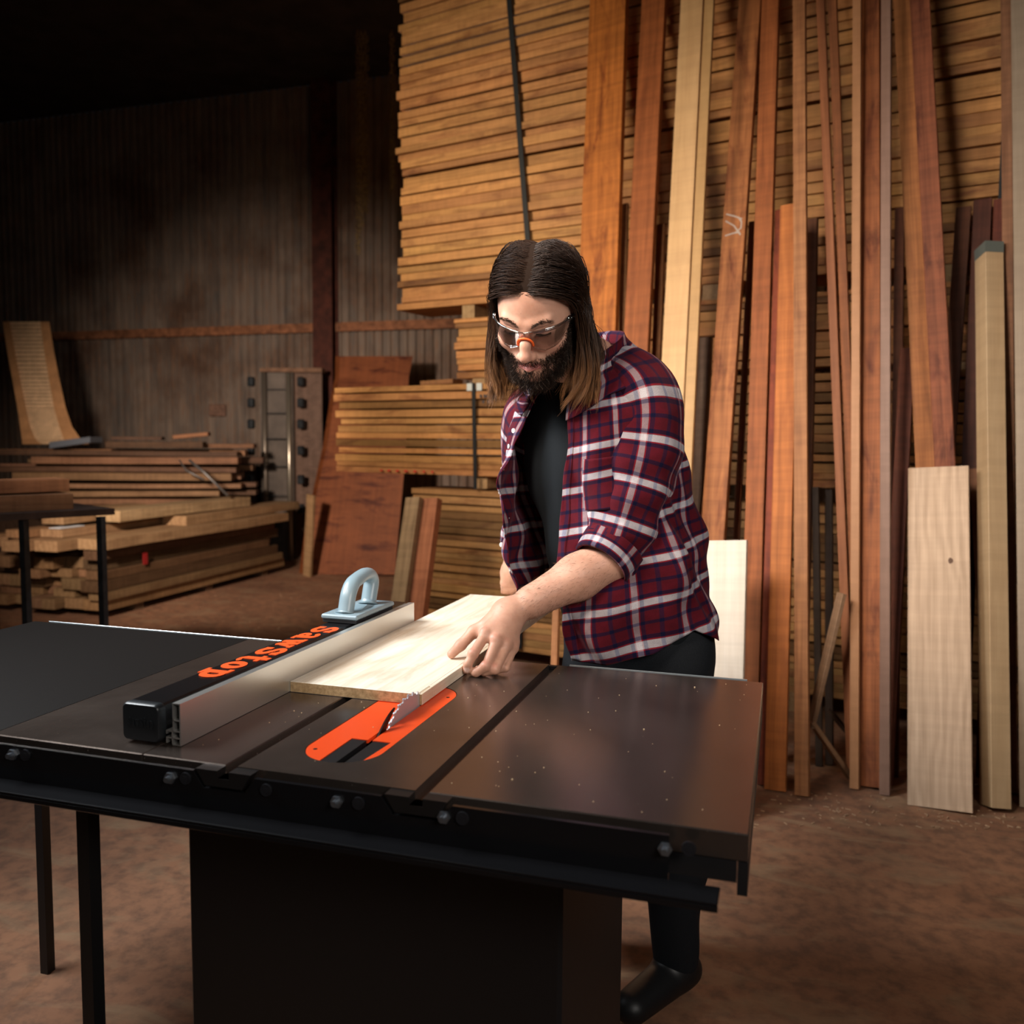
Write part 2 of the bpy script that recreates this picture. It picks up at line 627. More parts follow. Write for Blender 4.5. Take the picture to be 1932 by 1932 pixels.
def lean(label, ub, b, ut, vt, wpx, color, th=.035, end=False, top=None, k=.19, mat=None, name='leaning_board', yaw=0.0, cat='board', group=None, zb=0.0):
    """ub,b: foot (b > 100 is the floor pixel row, else the depth in metres); ut,vt: a second point of the front face"""
    if b > 100:
        base = onz(ub, b, zb)
        wb = (base - CAMP) @ FW
    else:
        wb = b
        v = 966 + (CAMP[2] - zb + wb * (FW[2] + RT[2] * (ub - 966) / FPX)) / (wb * UP[2]) * FPX
        base = at(ub, v, wb)
    L_top = top or random.uniform(3.3, 3.9)
    rk0 = rackpt(966) - NB * .055
    for _k in range(60):
        w = wb
        for _ in range(30):
            P = at(ut, vt, w)
            w = wb + k * P[2]
        d = unit(P - base)
        zt_ = P[2] if end else L_top
        tip = base + d * ((zt_ - base[2]) / d[2]) + NB * th
        if max((tip - rk0) @ NB, (base + d * ((min(zt_, 2.6) - base[2]) / d[2]) + NB * th - rk0) @ NB) < 0:
            break
        k -= .006
    e0 = E0 * math.cos(yaw) + np.cross(Z3, E0) * math.sin(yaw)
    e = unit(e0 - d * (e0 @ d))
    n = np.cross(d, e)
    if n @ (CAMP - base) < 0:
        e = -e
        n = -n
    # pixel width -> metres at the foot
    uu = (ub - 966) / FPX
    per = abs(FPX / wb * ((e @ RH) - uu * (e @ FH)))
    W = wpx / per
    if end:
        L = np.linalg.norm(P - base)
    else:
        L = L_top / d[2]
    base = base + Z3 * (th * abs(n[2]) + .001)
    o = board(name, L, W, th, frame(base - n * th, d, np.cross(n, d), n), mat or WOOD, color, label, cat, group, rag=.0)
    LEAN.append([o, L, W, th])
    return o


OR1 = (.44, .13, .032); OR2 = (.38, .118, .034); RD = (.26, .05, .016); BR = (.2, .07, .028); PALE = (.62, .40, .20)
TAN = (.42, .185, .075)
LB = []
# back row first
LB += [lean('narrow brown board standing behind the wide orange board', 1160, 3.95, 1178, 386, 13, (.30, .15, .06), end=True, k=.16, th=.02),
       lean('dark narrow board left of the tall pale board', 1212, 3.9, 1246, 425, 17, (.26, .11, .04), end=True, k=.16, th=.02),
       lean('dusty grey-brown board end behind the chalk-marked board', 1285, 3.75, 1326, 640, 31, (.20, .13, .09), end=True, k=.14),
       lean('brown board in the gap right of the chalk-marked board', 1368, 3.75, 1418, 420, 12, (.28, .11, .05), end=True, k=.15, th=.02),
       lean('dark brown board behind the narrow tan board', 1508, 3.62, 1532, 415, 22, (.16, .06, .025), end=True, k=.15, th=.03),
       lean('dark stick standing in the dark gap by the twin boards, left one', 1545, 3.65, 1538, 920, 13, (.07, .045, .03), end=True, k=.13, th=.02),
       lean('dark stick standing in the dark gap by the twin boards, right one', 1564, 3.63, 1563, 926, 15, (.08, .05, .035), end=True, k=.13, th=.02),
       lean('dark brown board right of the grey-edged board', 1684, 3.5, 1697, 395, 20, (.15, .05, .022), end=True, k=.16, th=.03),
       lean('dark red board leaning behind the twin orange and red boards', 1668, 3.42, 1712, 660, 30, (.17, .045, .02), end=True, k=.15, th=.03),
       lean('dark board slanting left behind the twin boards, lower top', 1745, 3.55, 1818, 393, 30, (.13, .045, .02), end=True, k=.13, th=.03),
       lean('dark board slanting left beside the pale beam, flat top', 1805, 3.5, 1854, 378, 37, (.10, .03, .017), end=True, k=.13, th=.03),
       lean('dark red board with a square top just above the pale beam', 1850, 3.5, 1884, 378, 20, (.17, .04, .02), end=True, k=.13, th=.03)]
# front row
LB_FRONT = True
LB += [lean('wide knotty orange board behind his head', 1098, 3.95, 1135, 322, 76, (.56, .185, .035), mat=WOOD_STAIN, th=.04),
       lean('plain orange-brown board beside the wide knotty one', 1160, 3.85, 1216, 322, 49, OR2, th=.035),
       lean('tall pale cream board behind his shoulder', 1232, 3.6, 1289, 322, 48, PALE, th=.05, mat=WOOD_SMOOTH, k=.21),
       lean('thin pale board standing edge-on right of the tall cream board', 1268, 3.66, 1322, 322, 19, (.46, .28, .12), th=.02, mat=WOOD_SMOOTH, k=.21),
       lean('stained orange board with a white chalk scrawl near its top', 1313, 3.6, 1392, 322, 46, (.44, .165, .055), mat=WOOD_STAIN, th=.035),
       lean('orange-brown board right of the chalk-marked one', 1408, 3.55, 1443, 322, 36, OR2, th=.035),
       lean('dark red split board with a low ragged top', 1438, 3.5, 1470, 408, 18, RD, end=True, th=.02, mat=WOOD_STAIN),
       lean('bright orange board whose foot stands nearest the saw table', 1462, 1474, 1490, 400, 39, (.50, .165, .04), end=True, th=.022, k=.17),
       lean('narrow tan board overlapping the bright orange board', 1513, 1483, 1509, 322, 26, TAN, th=.03, k=.2),
       lean('left board of the two brown ones crossing down to the right', 1606, 3.5, 1560, 322, 17, (.34, .13, .055), th=.03, mat=WOOD_ASH, k=.17),
       lean('right board of the two brown ones crossing down to the right', 1626, 3.5, 1582, 322, 18, (.34, .12, .042), th=.03, k=.17),
       lean('thick square beam with a pale left side', 1643, 1488, 1641, 322, 40, (.38, .125, .042), th=.06, mat=WOOD_STAIN, k=.21),
       lean('pale narrow board against the left side of the thick beam', 1612, 1472, 1616, 322, 17, (.38, .19, .09), th=.03, mat=WOOD_SMOOTH, k=.2),
       lean('greyish mauve board against the right side of the thick beam', 1670, 1472, 1672, 322, 19, (.22, .13, .095), th=.03, mat=WOOD_SMOOTH, k=.2),
       lean('left orange board of the slanting pair above the knotty pale plank', 1775, 3.44, 1719, 322, 39, (.42, .16, .05), th=.03, k=.2),
       lean('right dark red board of the slanting pair above the knotty pale plank', 1817, 3.44, 1754, 322, 40, (.28, .085, .035), th=.03, mat=WOOD_STAIN, k=.2),
       lean('dark brown board between the knotty plank and the pale beam', 1876, 3.46, 1840, 886, 20, (.24, .10, .045), th=.03, end=True, k=.2),
       lean('brown board at the right edge behind the greyish post', 1908, 3.35, 1900, 322, 22, (.30, .14, .07), th=.04),
       lean('tall greyish pale board at the right edge of the picture', 1940, 1520, 1926, 322, 32, (.32, .25, .18), th=.05, mat=WOOD_SMOOTH, k=.2)]
# pale beam, seen on two faces
o = lean('pale greenish-grey beam with a dark painted top corner', 1890, 1503, 1877, 482, 36, (.44, .31, .18), end=True, th=.09, mat=WOOD_SMOOTH, k=.2, yaw=.5, name='leaning_timber')
LB.append(o)
# nearest planks
ash = lean('wide pale ash plank with one dark knot, nearest of the leaning boards', 1773, 1518, 1770, 884, 121, (.56, .40, .275), end=True, th=.026, mat=WOOD_ASH, k=.2, name='ash_plank', cat='plank')
white = lean('smooth whitish plank right behind his hip', 1338, 3.12, 1354, 1023, 113, (.70, .63, .54), end=True, th=.02, mat=WOOD_SMOOTH, k=.2, name='pale_plank', cat='plank')
lean('pale plank seen below his forearm', 1085, 3.3, 1100, 1040, 60, (.84, .70, .52), end=True, th=.02, mat=WOOD_SMOOTH, k=.2, name='pale_plank', cat='plank')
lean('orange-brown plank edge left of the pale plank below his forearm', 1036, 3.35, 1050, 1090, 12, (.50, .22, .09), end=True, th=.02, k=.2)
# painted top end of the beam
Lb_ = max(v.co.x for v in o.data.vertices); Wb_ = max(v.co.y for v in o.data.vertices)
mbp = MB().box((Lb_ - .045, -Wb_ - .0006, -.0006), (Lb_ + .0008, Wb_ + .0006, .0906))
po = mesh('painted_end', mbp.V, mbp.F, simple('grey_end_paint', (.09, .10, .085), .7), world=False)
po.location = (0, 0, 0)
po.parent = o
# the knot of the ash plank
kn = MB()
km = ash.matrix_world
pk = at(1779, 1022, 3.1)
loc = km.inverted() @ Vector(pk)
d_ = [(.011 * math.cos(t) * (1 + .12 * math.sin(3 * t)), .0085 * math.sin(t)) for t in np.linspace(0, 6.283, 18)[:-1]]
ko = mesh('knot', [(loc.x + x, loc.y + y, .0275 + .0) for x, y in d_] + [(loc.x + x, loc.y + y, .0255) for x, y in d_],
          [tuple(range(17))] + [(i, (i + 1) % 17, 17 + (i + 1) % 17, 17 + i) for i in range(17)], simple('knot_wood', (.10, .045, .02), .7), world=False)
ko.location = (0, 0, 0)
ko.parent = ash
# chalk scrawl on the stained board
ch = [o for o in LB if 'chalk scrawl' in o['label']][0]
CH = simple('white_chalk', (.42, .34, .28), .9)
mb = MB()
minv = ch.matrix_world.inverted()
Wc = (ch.matrix_world.to_3x3() @ Vector((0, 0, 1)))
pl_o = ch.matrix_world @ Vector((0, 0, .0356))


def on_board(u, v, off=0.0):
    d = Vector(ray(u, v)); c = Vector(CAMP)
    t = (pl_o - c).dot(Wc) / d.dot(Wc)
    return np.array(minv @ (c + d * t))


for pts in ([(1369, 417), (1385, 426), (1397, 443)], [(1368, 445), (1383, 440), (1396, 438)], [(1370, 404), (1386, 408), (1400, 413)],
            [(1386, 440), (1398, 430), (1399, 418), (1392, 409)]):
    mb.tube([on_board(*p) for p in pts], .0035, 6, flat=.3)
co = mesh('chalk_mark', mb.V, mb.F, CH, world=False)
co.location = (0, 0, 0)
co.parent = ch
# two loose battens on the floor
def batten(p0, p1, w_, th, color, label):
    d = unit(p1 - p0)
    y = unit(np.cross(Z3, d))
    n = np.cross(d, y)
    board('batten', np.linalg.norm(p1 - p0), w_, th, frame(p0, d, y, n), WOOD, color, label, 'batten')


batten(at(1533, 1372, 3.44), at(1592, 1120, 3.42), .042, .018, (.32, .19, .11), 'loose batten slanting up to the right in the dark gap')
batten(onz(1602, 1471, .0), at(1526, 1362, 3.43), .042, .018, (.38, .22, .12), 'loose batten slanting from the floor up to the left')
batten(at(1598, 1385, 3.62), at(1560, 1340, 3.66), .03, .015, (.10, .06, .04), 'short dark batten deep in the gap between the boards')
# two boards leaning in front of the floor stack
lean('weathered brown board leaning on the floor stack, left of the pair', 726, 4.62, 778, 943, 27, (.40, .27, .15), end=True, th=.04, k=.28)
lean('reddish board leaning on the floor stack, right of the pair', 764, 4.62, 811, 946, 30, (.46, .17, .08), end=True, th=.05, k=.28)


# push boards that cut into one another apart, the farther one away from the viewer
def obb(rec):
    o, L, W, th = rec
    m = np.array(o.matrix_world)
    ax = m[:3, :3].T
    c = m[:3, 3] + ax[0] * L / 2 + ax[2] * th / 2
    return c, ax, np.array([L, W, th]) / 2 + .0015


def hit(A, B):
    ca, aa, ha = A; cb, ab, hb = B
    t = cb - ca
    axes = list(aa) + list(ab) + [np.cross(x, y) for x in aa for y in ab]
    for x in axes:
        n_ = np.linalg.norm(x)
        if n_ < 1e-6:
            continue
        x = x / n_
        if abs(t @ x) > (np.abs(aa @ x) * ha).sum() + (np.abs(ab @ x) * hb).sum():
            return False
    return True


def midw(rec):
    c, ax, h = obb(rec)
    return (c - CAMP) @ FH


for _it in range(140):
    moved = False
    O = [obb(r) for r in LEAN]
    for i in range(len(LEAN)):
        for j in range(i + 1, len(LEAN)):
            if np.linalg.norm((O[i][0] - O[j][0])[:2]) < 1.2 and hit(O[i], O[j]):
                # compare depth where they cross: the board listed later stands in front
                k_ = j
                r = LEAN[k_][0]
                base = np.array(r.matrix_world)[:3, 3]
                d_ = base - CAMP; d_[2] = 0
                r.matrix_world = Matrix.Translation(Vector(unit(d_) * -.008)) @ r.matrix_world
                bpy.context.view_layer.update()
                O[k_] = obb(LEAN[k_])
                moved = True
    if not moved:
        break
print('lean passes', _it)

# ================================================================== timber piles at the left
prnd = random.Random(5)
K = onz(208, 1168, 0)
K2_ = onz(548, 1076, 0)
DL = unit(K2_ - K)
LP = np.linalg.norm(K2_ - K)
DW = np.array([-DL[1], DL[0], 0])
if DW @ RH > 0:
    DW = -DW
CANT = (.29, .165, .085)
for s in (.15, .5, .85):
    P = K + DL * LP * s + DW * .05
    board('pile_bearer', 1.1, .09, .055, frame(P, DW, DL, Z3), WOOD, jit((.2, .12, .07), .1), 'low bearer on the floor under the squared timber pile, %s' % {.15: 'nearest', .5: 'middle', .85: 'farthest'}[s], 'bearer', 'bearers under the timber pile')
z = .058
for ly in range(6):
    x = prnd.uniform(-.02, .04)
    th = prnd.uniform(.06, .082)
    ci = 0
    while x < .92:
        w_ = prnd.uniform(.12, .22)
        c = jit(CANT, .2, prnd)
        if ly in (2, 3, 4, 5) and ci == 0:
            c = tuple(q * .5 for q in c)
        P = K + DW * (x + w_ / 2) + DL * prnd.uniform(-.12, .1) + Z3 * z
        board('squared_timber', LP * prnd.uniform(.86, .98), w_ - .006, th, frame(P, DL, -DW, Z3), WOOD, c,
              'squared brown timber, %s layer up, %s from the aisle, low floor pile' % (ordw(ly), ordw(ci)), 'timber', 'squared timbers in the low floor pile', rag=.012)
        x += w_
        ci += 1
    z += th + .004
ztop = z
# wany slabs lying on that pile
def slab(P, d, L, w_, th, color, label, name='wany_plank', cat='slab'):
    d = unit(d)
    y = unit(np.cross(Z3, d)); n = np.cross(d, y)
    return board(name, L, w_, th, frame(P, d, y, n), WOOD, color, label, cat, rag=.05)


def atz(u, v, z):
    return onz(u, v, z)


yw = lambda d, a: d * math.cos(a) + np.cross(Z3, d) * math.sin(a)
def row(zz, x0, items):
    x = x0
    for w_, s0, L_, th_, colr, lab in items:
        P = K + DW * (x + w_ / 2) + DL * s0
        P[2] = zz
        slab(P, DL, L_, w_ * .90, th_, colr, lab)
        x += w_


row(ztop + .003, -.10, [(.27, -.12, LP * .98, .075, (.50, .31, .16), 'long wany-edged slab along the aisle side of the near pile'),
                        (.22, -.28, LP * .95, .075, (.48, .29, .15), 'second long slab on the near pile, behind the aisle-side one'),
                        (.20, -.36, LP * .9, .072, (.46, .27, .14), 'slab with its pale sawn end near the second bench leg'),
                        (.20, -.20, LP * .8, .072, (.40, .23, .12), 'brown slab on the pile right of the first bench leg'),
                        (.22, -.05, LP * .8, .070, (.36, .20, .10), 'brown slab at the far side of the near pile')])
z2 = ztop + .003 + .079
row(z2, .02, [(.26, .95, LP * .72, .075, (.50, .31, .16), 'upper wany slab reaching towards the standing red slab'),
              (.20, -.12, 1.25, .055, (.46, .28, .15), 'short slab lying behind the second bench leg'),
              (.19, -.25, 1.1, .055, (.40, .22, .11), 'short reddish slab beside the first bench leg')])
z3 = z2 + .080
row(z3, .12, [(.25, .30, 1.75, .085, (.64, .44, .24), 'pale half-round slab lying highest on the near pile'),
              (.22, .0, .9, .09, (.44, .27, .14), 'short thick offcut behind the pale half-round slab')])
PAPER = simple('white_paper', (.7, .74, .78), .7)
P = K + DW * .40 + DL * .05; P[2] = z2 + .0555
mb = MB()
dx, dy = unit(DL) * .12, unit(DW) * .05
V = [P - dx - dy, P + dx - dy, P + dx + dy, P - dx + dy]
mb.add(V + [v + Z3 * .004 for v in V], [(3, 2, 1, 0), (4, 5, 6, 7), (0, 1, 5, 4), (1, 2, 6, 5), (2, 3, 7, 6), (3, 0, 4, 7)])
tag(mb.build('paper_sheet', PAPER), 'small white paper sheet lying on the near timber pile', 'paper')
RT_ = simple('red_tag', (.3, .012, .012), .6)
P = K + DL * .35 - DW * .012; P[2] = .44
mb = MB()
V = [P, P + DL * .05, P + DL * .05 - Z3 * .09, P - Z3 * .09]
V = [v for v in V]
mb.add(V + [v - DW * .004 for v in V], [(3, 2, 1, 0), (4, 5, 6, 7), (0, 1, 5, 4), (1, 2, 6, 5), (2, 3, 7, 6), (3, 0, 4, 7)])
tag(mb.build('red_tag', RT_), 'small red tag hanging on the side of the timber pile', 'tag')

# far pile against the wall
d_far = at(460, 900, 8.6) - at(0, 900, 8.3); d_far[2] = 0; d_far = unit(d_far)
y_far = unit(np.cross(Z3, d_far))
for i in range(26):
    ly = i // 3
    u0 = prnd.uniform(-60, 90) + (i % 3) * 40
    u1 = prnd.uniform(400, 478) - (20 if ly > 6 else 0)
    if ly == 8:
        u0, u1 = prnd.uniform(190, 215), prnd.uniform(350, 470)
    P0 = at(u0, 900, 8.3); P1 = at(u1, 900, 8.55)
    P0 = at(0, 900, 8.3) + d_far * ((P0 - at(0, 900, 8.3)) @ d_far) + y_far * (.235 * (i % 3) + .02 * (ly % 2))
    th_f = prnd.uniform(.040, .070)
    P0[2] = .60 + ly * .077
    c = jit((.36, .18, .09), .25, prnd)
    if prnd.random() < .3:
        c = tuple(q * .45 for q in c)
    slab(P0, d_far, np.linalg.norm((P1 - P0)[:2]), prnd.uniform(.18, .215), th_f, c,
         'rough brown board in the far wall pile, %s row up, %s from the front' % (ordw(ly), ordw(i % 3)), 'rough_board', 'board')
ZF = .60 + 8 * .077 + .074
Pz = at(330, 838, 8.42); Pz[2] = ZF + .012
slab(Pz, d_far + Z3 * .1, .32, .14, .035, (.45, .2, .09), 'short reddish offcut tilted on top of the far pile', 'offcut', 'offcut')
Pz = at(215, 846, 8.45); Pz[2] = ZF
slab(Pz, d_far, .45, .14, .03, (.14, .07, .04), 'dark short board lying on top of the far pile', 'offcut', 'offcut')
# support cribs under the far pile
for i, u_ in enumerate((30, 150)):
    P = at(u_, 985, 8.45)
    mb = MB().box((P[0] - .08, P[1] - .2, 0), (P[0] + .08, P[1] + .45, .598))
    o = mb.build('pile_bearer', WOOD); o.color = (.12, .07, .045, 1)
    tag(o, 'dark crib block under the far pile, %s' % ('left one', 'right one')[i], 'bearer', 'cribs under the far pile')
# loose rod
GREYM = simple('dull_steel', (.22, .21, .2), .45, .7)
a, b = at(357, 868, 7.95), at(430, 935, 7.95)
tag(MB().tube([a, a * .6 + b * .4 + Z3 * .012, b], .012, 8).build('steel_rod', GREYM, smooth=True), 'thin grey rod slanting across the far pile', 'rod')
a, b, c_ = at(338, 868, 8.2), at(352, 888, 8.18), at(385, 905, 8.15)
tag(MB().tube([a, b, c_], .008, 8).build('cable', GREYM, smooth=True), 'short grey cable end lying by the rod on the far pile', 'cable')

# curved slatted form standing at the left
RAILM = simple('ochre_board', (.56, .28, .12), .6, nscale=8, namt=.2)
SLATM = simple('pale_slat_wood', (.85, .56, .32), .6, nscale=14, namt=.15)
GREYE = simple('grey_metal_lip', (.22, .24, .28), .4, .5)
rows = [(607, 5, 18, 76, 93), (660, 13, 27, 83, 101), (720, 24, 38, 93, 113), (770, 33, 48, 102, 124), (805, 38, 56, 112, 136), (828, 41, 66, 120, 152), (838, 42, 78, 122, 168)]
deps = [9.0, 8.85, 8.7, 8.6, 8.5, 8.42, 8.35]
from bisect import bisect


def lerp_rows(t):
    x = t * (len(rows) - 1)
    i = min(int(x), len(rows) - 2)
    f = x - i
    return [rows[i][q] * (1 - f) + rows[i + 1][q] * f for q in range(5)] + [deps[i] * (1 - f) + deps[i + 1] * f]


root = empty('curved_form', at(42, 850, 8.4), 'curved wooden form with a pale slatted face between two ochre side rails', 'form')


def strip(q0, q1, lift, mat, name, n=40, saw=False):
    mb = MB()
    V = []
    for i in range(n):
        r = lerp_rows(i / (n - 1))
        w_ = r[5]
        for q in (q0, q1):
            V.append(at(r[q], r[0], w_ - lift))
        for q in (q1, q0):
            V.append(at(r[q], r[0], w_ - lift + .05))
    F = []
    for i in range(n - 1):
        for j in range(4):
            F.append((i * 4 + j, i * 4 + (j + 1) % 4, i * 4 + 4 + (j + 1) % 4, i * 4 + 4 + j))
    F += [(0, 1, 2, 3), tuple((n - 1) * 4 + j for j in range(4))]
    mb.add(V, F)
    return fix_normals(mb.build(name, mat, root))


strip(1, 2, .03, RAILM, 'side_rail')
strip(3, 4, .03, RAILM, 'side_rail')
mb = MB()
ns = 44
for i in range(ns):
    t0, t1 = i / ns, (i + .86) / ns
    r0, r1 = lerp_rows(t0), lerp_rows(t1)
    V = [at(r0[2], r0[0], r0[5]), at(r0[3], r0[0], r0[5]), at(r1[3], r1[0], r1[5]), at(r1[2], r1[0], r1[5])]
    V += [v + FH * .03 for v in V]
    mb.add(V, [(0, 1, 2, 3), (7, 6, 5, 4), (0, 4, 5, 1), (1, 5, 6, 2), (2, 6, 7, 3), (3, 7, 4, 0)])
fix_normals(mb.build('slatted_face', SLATM, root))
mb = MB()
V = [at(93, 834, 8.3), at(170, 824, 8.3), at(170, 835, 8.3), at(93, 846, 8.3)]
V += [v + FH * .25 for v in V]
mb.add(V, [(0, 1, 2, 3), (7, 6, 5, 4), (0, 4, 5, 1), (1, 5, 6, 2), (2, 6, 7, 3), (3, 7, 4, 0)])
fix_normals(mb.build('metal_lip', GREYE, root))

# steel bench frame in front of the pile
STEELD = simple('dark_painted_steel', (.035, .04, .045), .5, .4, nscale=20, namt=.4)
wq = 4.2
zt = at(190, 962, wq)[2]
A = at(-60, 975, wq - .35); B = at(213, 955, wq + .1)
A[2] = B[2] = zt
root = empty('steel_bench', np.array([*at(190, 960, wq)[:2], 0]), 'dark steel work bench frame with square legs at the left edge', 'bench')
d = unit(B - A); y = unit(np.cross(Z3, d)); L_ = np.linalg.norm(B - A)
mb = MB()
for (a, b, c0, c1, h0, h1) in ((0, L_, -.02, .5, -.006, 0), (0, L_, -.02, .02, -.03, -.006), (0, L_, .46, .5, -.03, -.006)):
    V = [A + d * s + y * t + Z3 * h for s in (a, b) for t in (c0, c1) for h in (h0, h1)]
    mb.add(V, [(0, 1, 3, 2), (4, 6, 7, 5), (0, 4, 5, 1), (2, 3, 7, 6), (0, 2, 6, 4), (1, 5, 7, 3)])
fix_normals(mb.build('bench_top', simple('rusty_bench_steel', (.06, .035, .025), .6, .3, nscale=12, namt=.5), root))
for u_ in (44, 190):
    P = at(u_, 970, wq if u_ > 100 else wq - .17)
    for back in ((0,) if u_ > 100 else (0, .46)):
        Q = P + y * back
        mb = MB().box((Q[0] - .015, Q[1] - .015, 0), (Q[0] + .015, Q[1] + .015, zt - .032))
        mb.build('leg', STEELD, root)
P = at(-60, 957, wq - .2); P[2] = zt + .002
slab(P, d, np.linalg.norm(at(133, 940, wq) - at(-60, 957, wq - .2)), .2, .075, (.40, .21, .11), 'thick brown beam lying on the steel bench at the left edge', 'bench_beam', 'beam')
P[2] += .079
slab(P + y * .04, d, .42, .17, .06, (.36, .17, .085), 'short brown beam stacked on the bench beam', 'bench_beam', 'beam')

# bundle of grey channels with a plank, standing near the wall
CHM = simple('dusty_grey_sheet', (.085, .066, .052), .55, .5, nscale=6, namt=.3)
BRT = simple('bright_worn_edge', (.55, .48, .38), .3, .8)
wq = 9.45
base = at(545, 1062, wq); base[2] = 0
root = empty('channel_bundle', base, 'upright dusty grey metal channels with bright rounded edges beside a brown plank', 'channel')
def vbox(u0, u1, v0, wa, th, name, mat, par, z0=.001, r=None):
    a, b = at(u0, v0, wa), at(u1, v0, wa)
    a0, b0 = a.copy(), b.copy(); a0[2] = b0[2] = z0
    V = [a0, b0, b, a]
    V += [v + FH * th for v in V]
    mb = MB().add(V, [(0, 1, 2, 3), (7, 6, 5, 4), (0, 4, 5, 1), (1, 5, 6, 2), (2, 6, 7, 3), (3, 7, 4, 0)])
    return fix_normals(mb.build(name, mat, par))
vbox(490, 552, 703, wq, .05, 'sheet', CHM, root)
for u_ in (498, 544):
    a = at(u_, 703, wq - .03); b = a.copy(); b[2] = .001
    MB().tube([b, a], .028, 12).build('rounded_edge', BRT if u_ > 500 else simple('worn_edge', (.3, .25, .2), .35, .7), root, smooth=True)
for v_ in (735, 780, 828, 880, 935):
    a, b = at(500, v_, wq - .01), at(541, v_, wq - .01)
    MB().tube([a, b], .006, 6).build('seam', STEELD, root)
o = vbox(553, 607, 700, wq + .08, .05, 'brown_plank', WOOD, root); o.color = (.22, .13, .09, 1)
o = vbox(490, 607, 694, wq - .02, .18, 'top_cap', WOOD, root, z0=at(540, 702, wq)[2]); o.color = (.30, .16, .09, 1)
for v_ in (720, 760, 800, 850, 905, 960):
    for u_ in (472, 566):
        P = at(u_, v_, wq - .02)
        mb = MB().box((P[0] - .03, P[1] - .02, P[2] - .05), (P[0] + .035, P[1] + .05, P[2] + .05), .012)
        mb.build('clamp', STEELD, root)
# live-edge slab
SL = wood_mat('red_live_edge_slab', .4, .12, .65, .6, wide=3)
base_l, base_r = onz(572, 1083, 0), onz(745, 1089, 0)
wL, wR = (base_l - CAMP) @ FW, (base_r - CAMP) @ FW
edge_l = [(1.0, 572), (.8, 583), (.6, 600), (.4, 618), (.22, 629), (.1, 640), (0, 641)]
edge_r = [(1.0, 745), (.8, 752), (.6, 760), (.4, 766), (.22, 770), (.1, 771), (0, 779)]
mb = MB()
V = []
n = len(edge_l)
for (t, ul), (_, ur) in zip(edge_l, edge_r):
    v_ = 672 + (1084 - 672) * t
    wl = wL + (1 - t) * .35; wr = wR + (1 - t) * .35
    for dw, sh in ((0, 0), (.07, -8)):
        V.append(at(ul + sh * 1, v_, wl + dw)); V.append(at(ur, v_, wr + dw))
F = []
for i in range(n - 1):
    a = 4 * i
    F += [(a, a + 1, a + 5, a + 4), (a + 2, a + 6, a + 7, a + 3), (a, a + 4, a + 6, a + 2), (a + 1, a + 3, a + 7, a + 5)]
F += [(0, 2, 3, 1), (4 * n - 4, 4 * n - 3, 4 * n - 1, 4 * n - 2)]
mb.add(V, F)
o = fix_normals(mb.build('live_edge_plank', SL)); o.color = (.25, .075, .024, 1)
tag(o, 'wide reddish live-edge slab leaning on the metal wall', 'slab')
lean('thin pale strip standing against the left edge of the live-edge slab', 578, 8.45, 585, 935, 13, (.42, .26, .13), end=True, k=.1, th=.03)
board('offcut', .24, .11, .028, frame(rackpt(786, 1.643) + NB * .09, unit(E0 + Z3 * .03), NB, unit(Z3 - E0 * .03)), WOOD, (.36, .17, .07), 'brown offcut lying on top of the strapped bundle', 'offcut')
# wall box and hanging chain
BOXM = simple('rusty_tin', (.22, .12, .08), .7, nscale=30, namt=.4)
P = at(226, 762, 8.9)
mb = MB().box((P[0] - .11, YB - .05, P[2] - .08), (P[0] + .11, YB - .002, P[2] + .06), .01)
tag(mb.build('wall_box', BOXM), 'small rusty tin box on the corrugated wall', 'box')
CHN = simple('dull_ochre_chain', (.20, .13, .05), .6, nscale=40, namt=.6)
mb = MB()
for u_, v0, v1 in ((676, 322, 480), (683, 322, 430), (690, 322, 400), (740, 322, 360)):
    for v_ in range(v0 - 260, v1, 6):
        P = at(u_ + 3 * math.sin(v_ * .7), v_, 8.4)
        r = .022
        mb.tube([P + RH * r * math.cos(t) * (.7 if (v_ // 6) % 2 else .3) + Z3 * r * 1.3 * math.sin(t) for t in np.linspace(0, 6.283, 7)], .006, 5, cap=False)
tag(mb.build('hanging_chain', CHN), 'dull ochre chains hanging against the metal wall left of the stacks', 'chain', kind='stuff')
# sawdust and shavings on the floor
SHV = simple('wood_shavings', (.45, .29, .17), .8)
mb = MB()
srnd = random.Random(3)
for i in range(190):
    u_, v_ = srnd.uniform(1420, 1932), srnd.uniform(1496, 1565)
    if 1690 < u_ and v_ < 1535: v_ += 30
    P = onz(u_, v_, .002)
    if srnd.random() < .35:
        P = onz(srnd.uniform(250, 560), srnd.uniform(1110, 1195), .002)
    a = srnd.uniform(0, 6.28); l_ = srnd.uniform(.002, .010); t_ = srnd.uniform(.0008, .0022)
    d_ = np.array([math.cos(a), math.sin(a), 0]) * l_; e_ = np.array([-math.sin(a), math.cos(a), 0]) * t_
    V = [P - d_ - e_, P + d_ - e_, P + d_ + e_, P - d_ + e_]
    mb.add(V + [v + Z3 * .002 for v in V], [(3, 2, 1, 0), (4, 5, 6, 7), (0, 1, 5, 4), (1, 2, 6, 5), (2, 3, 7, 6), (3, 0, 4, 7)])
tag(mb.build('wood_shavings', SHV), 'loose wood shavings scattered on the floor by the leaning boards', 'shavings', kind='stuff')

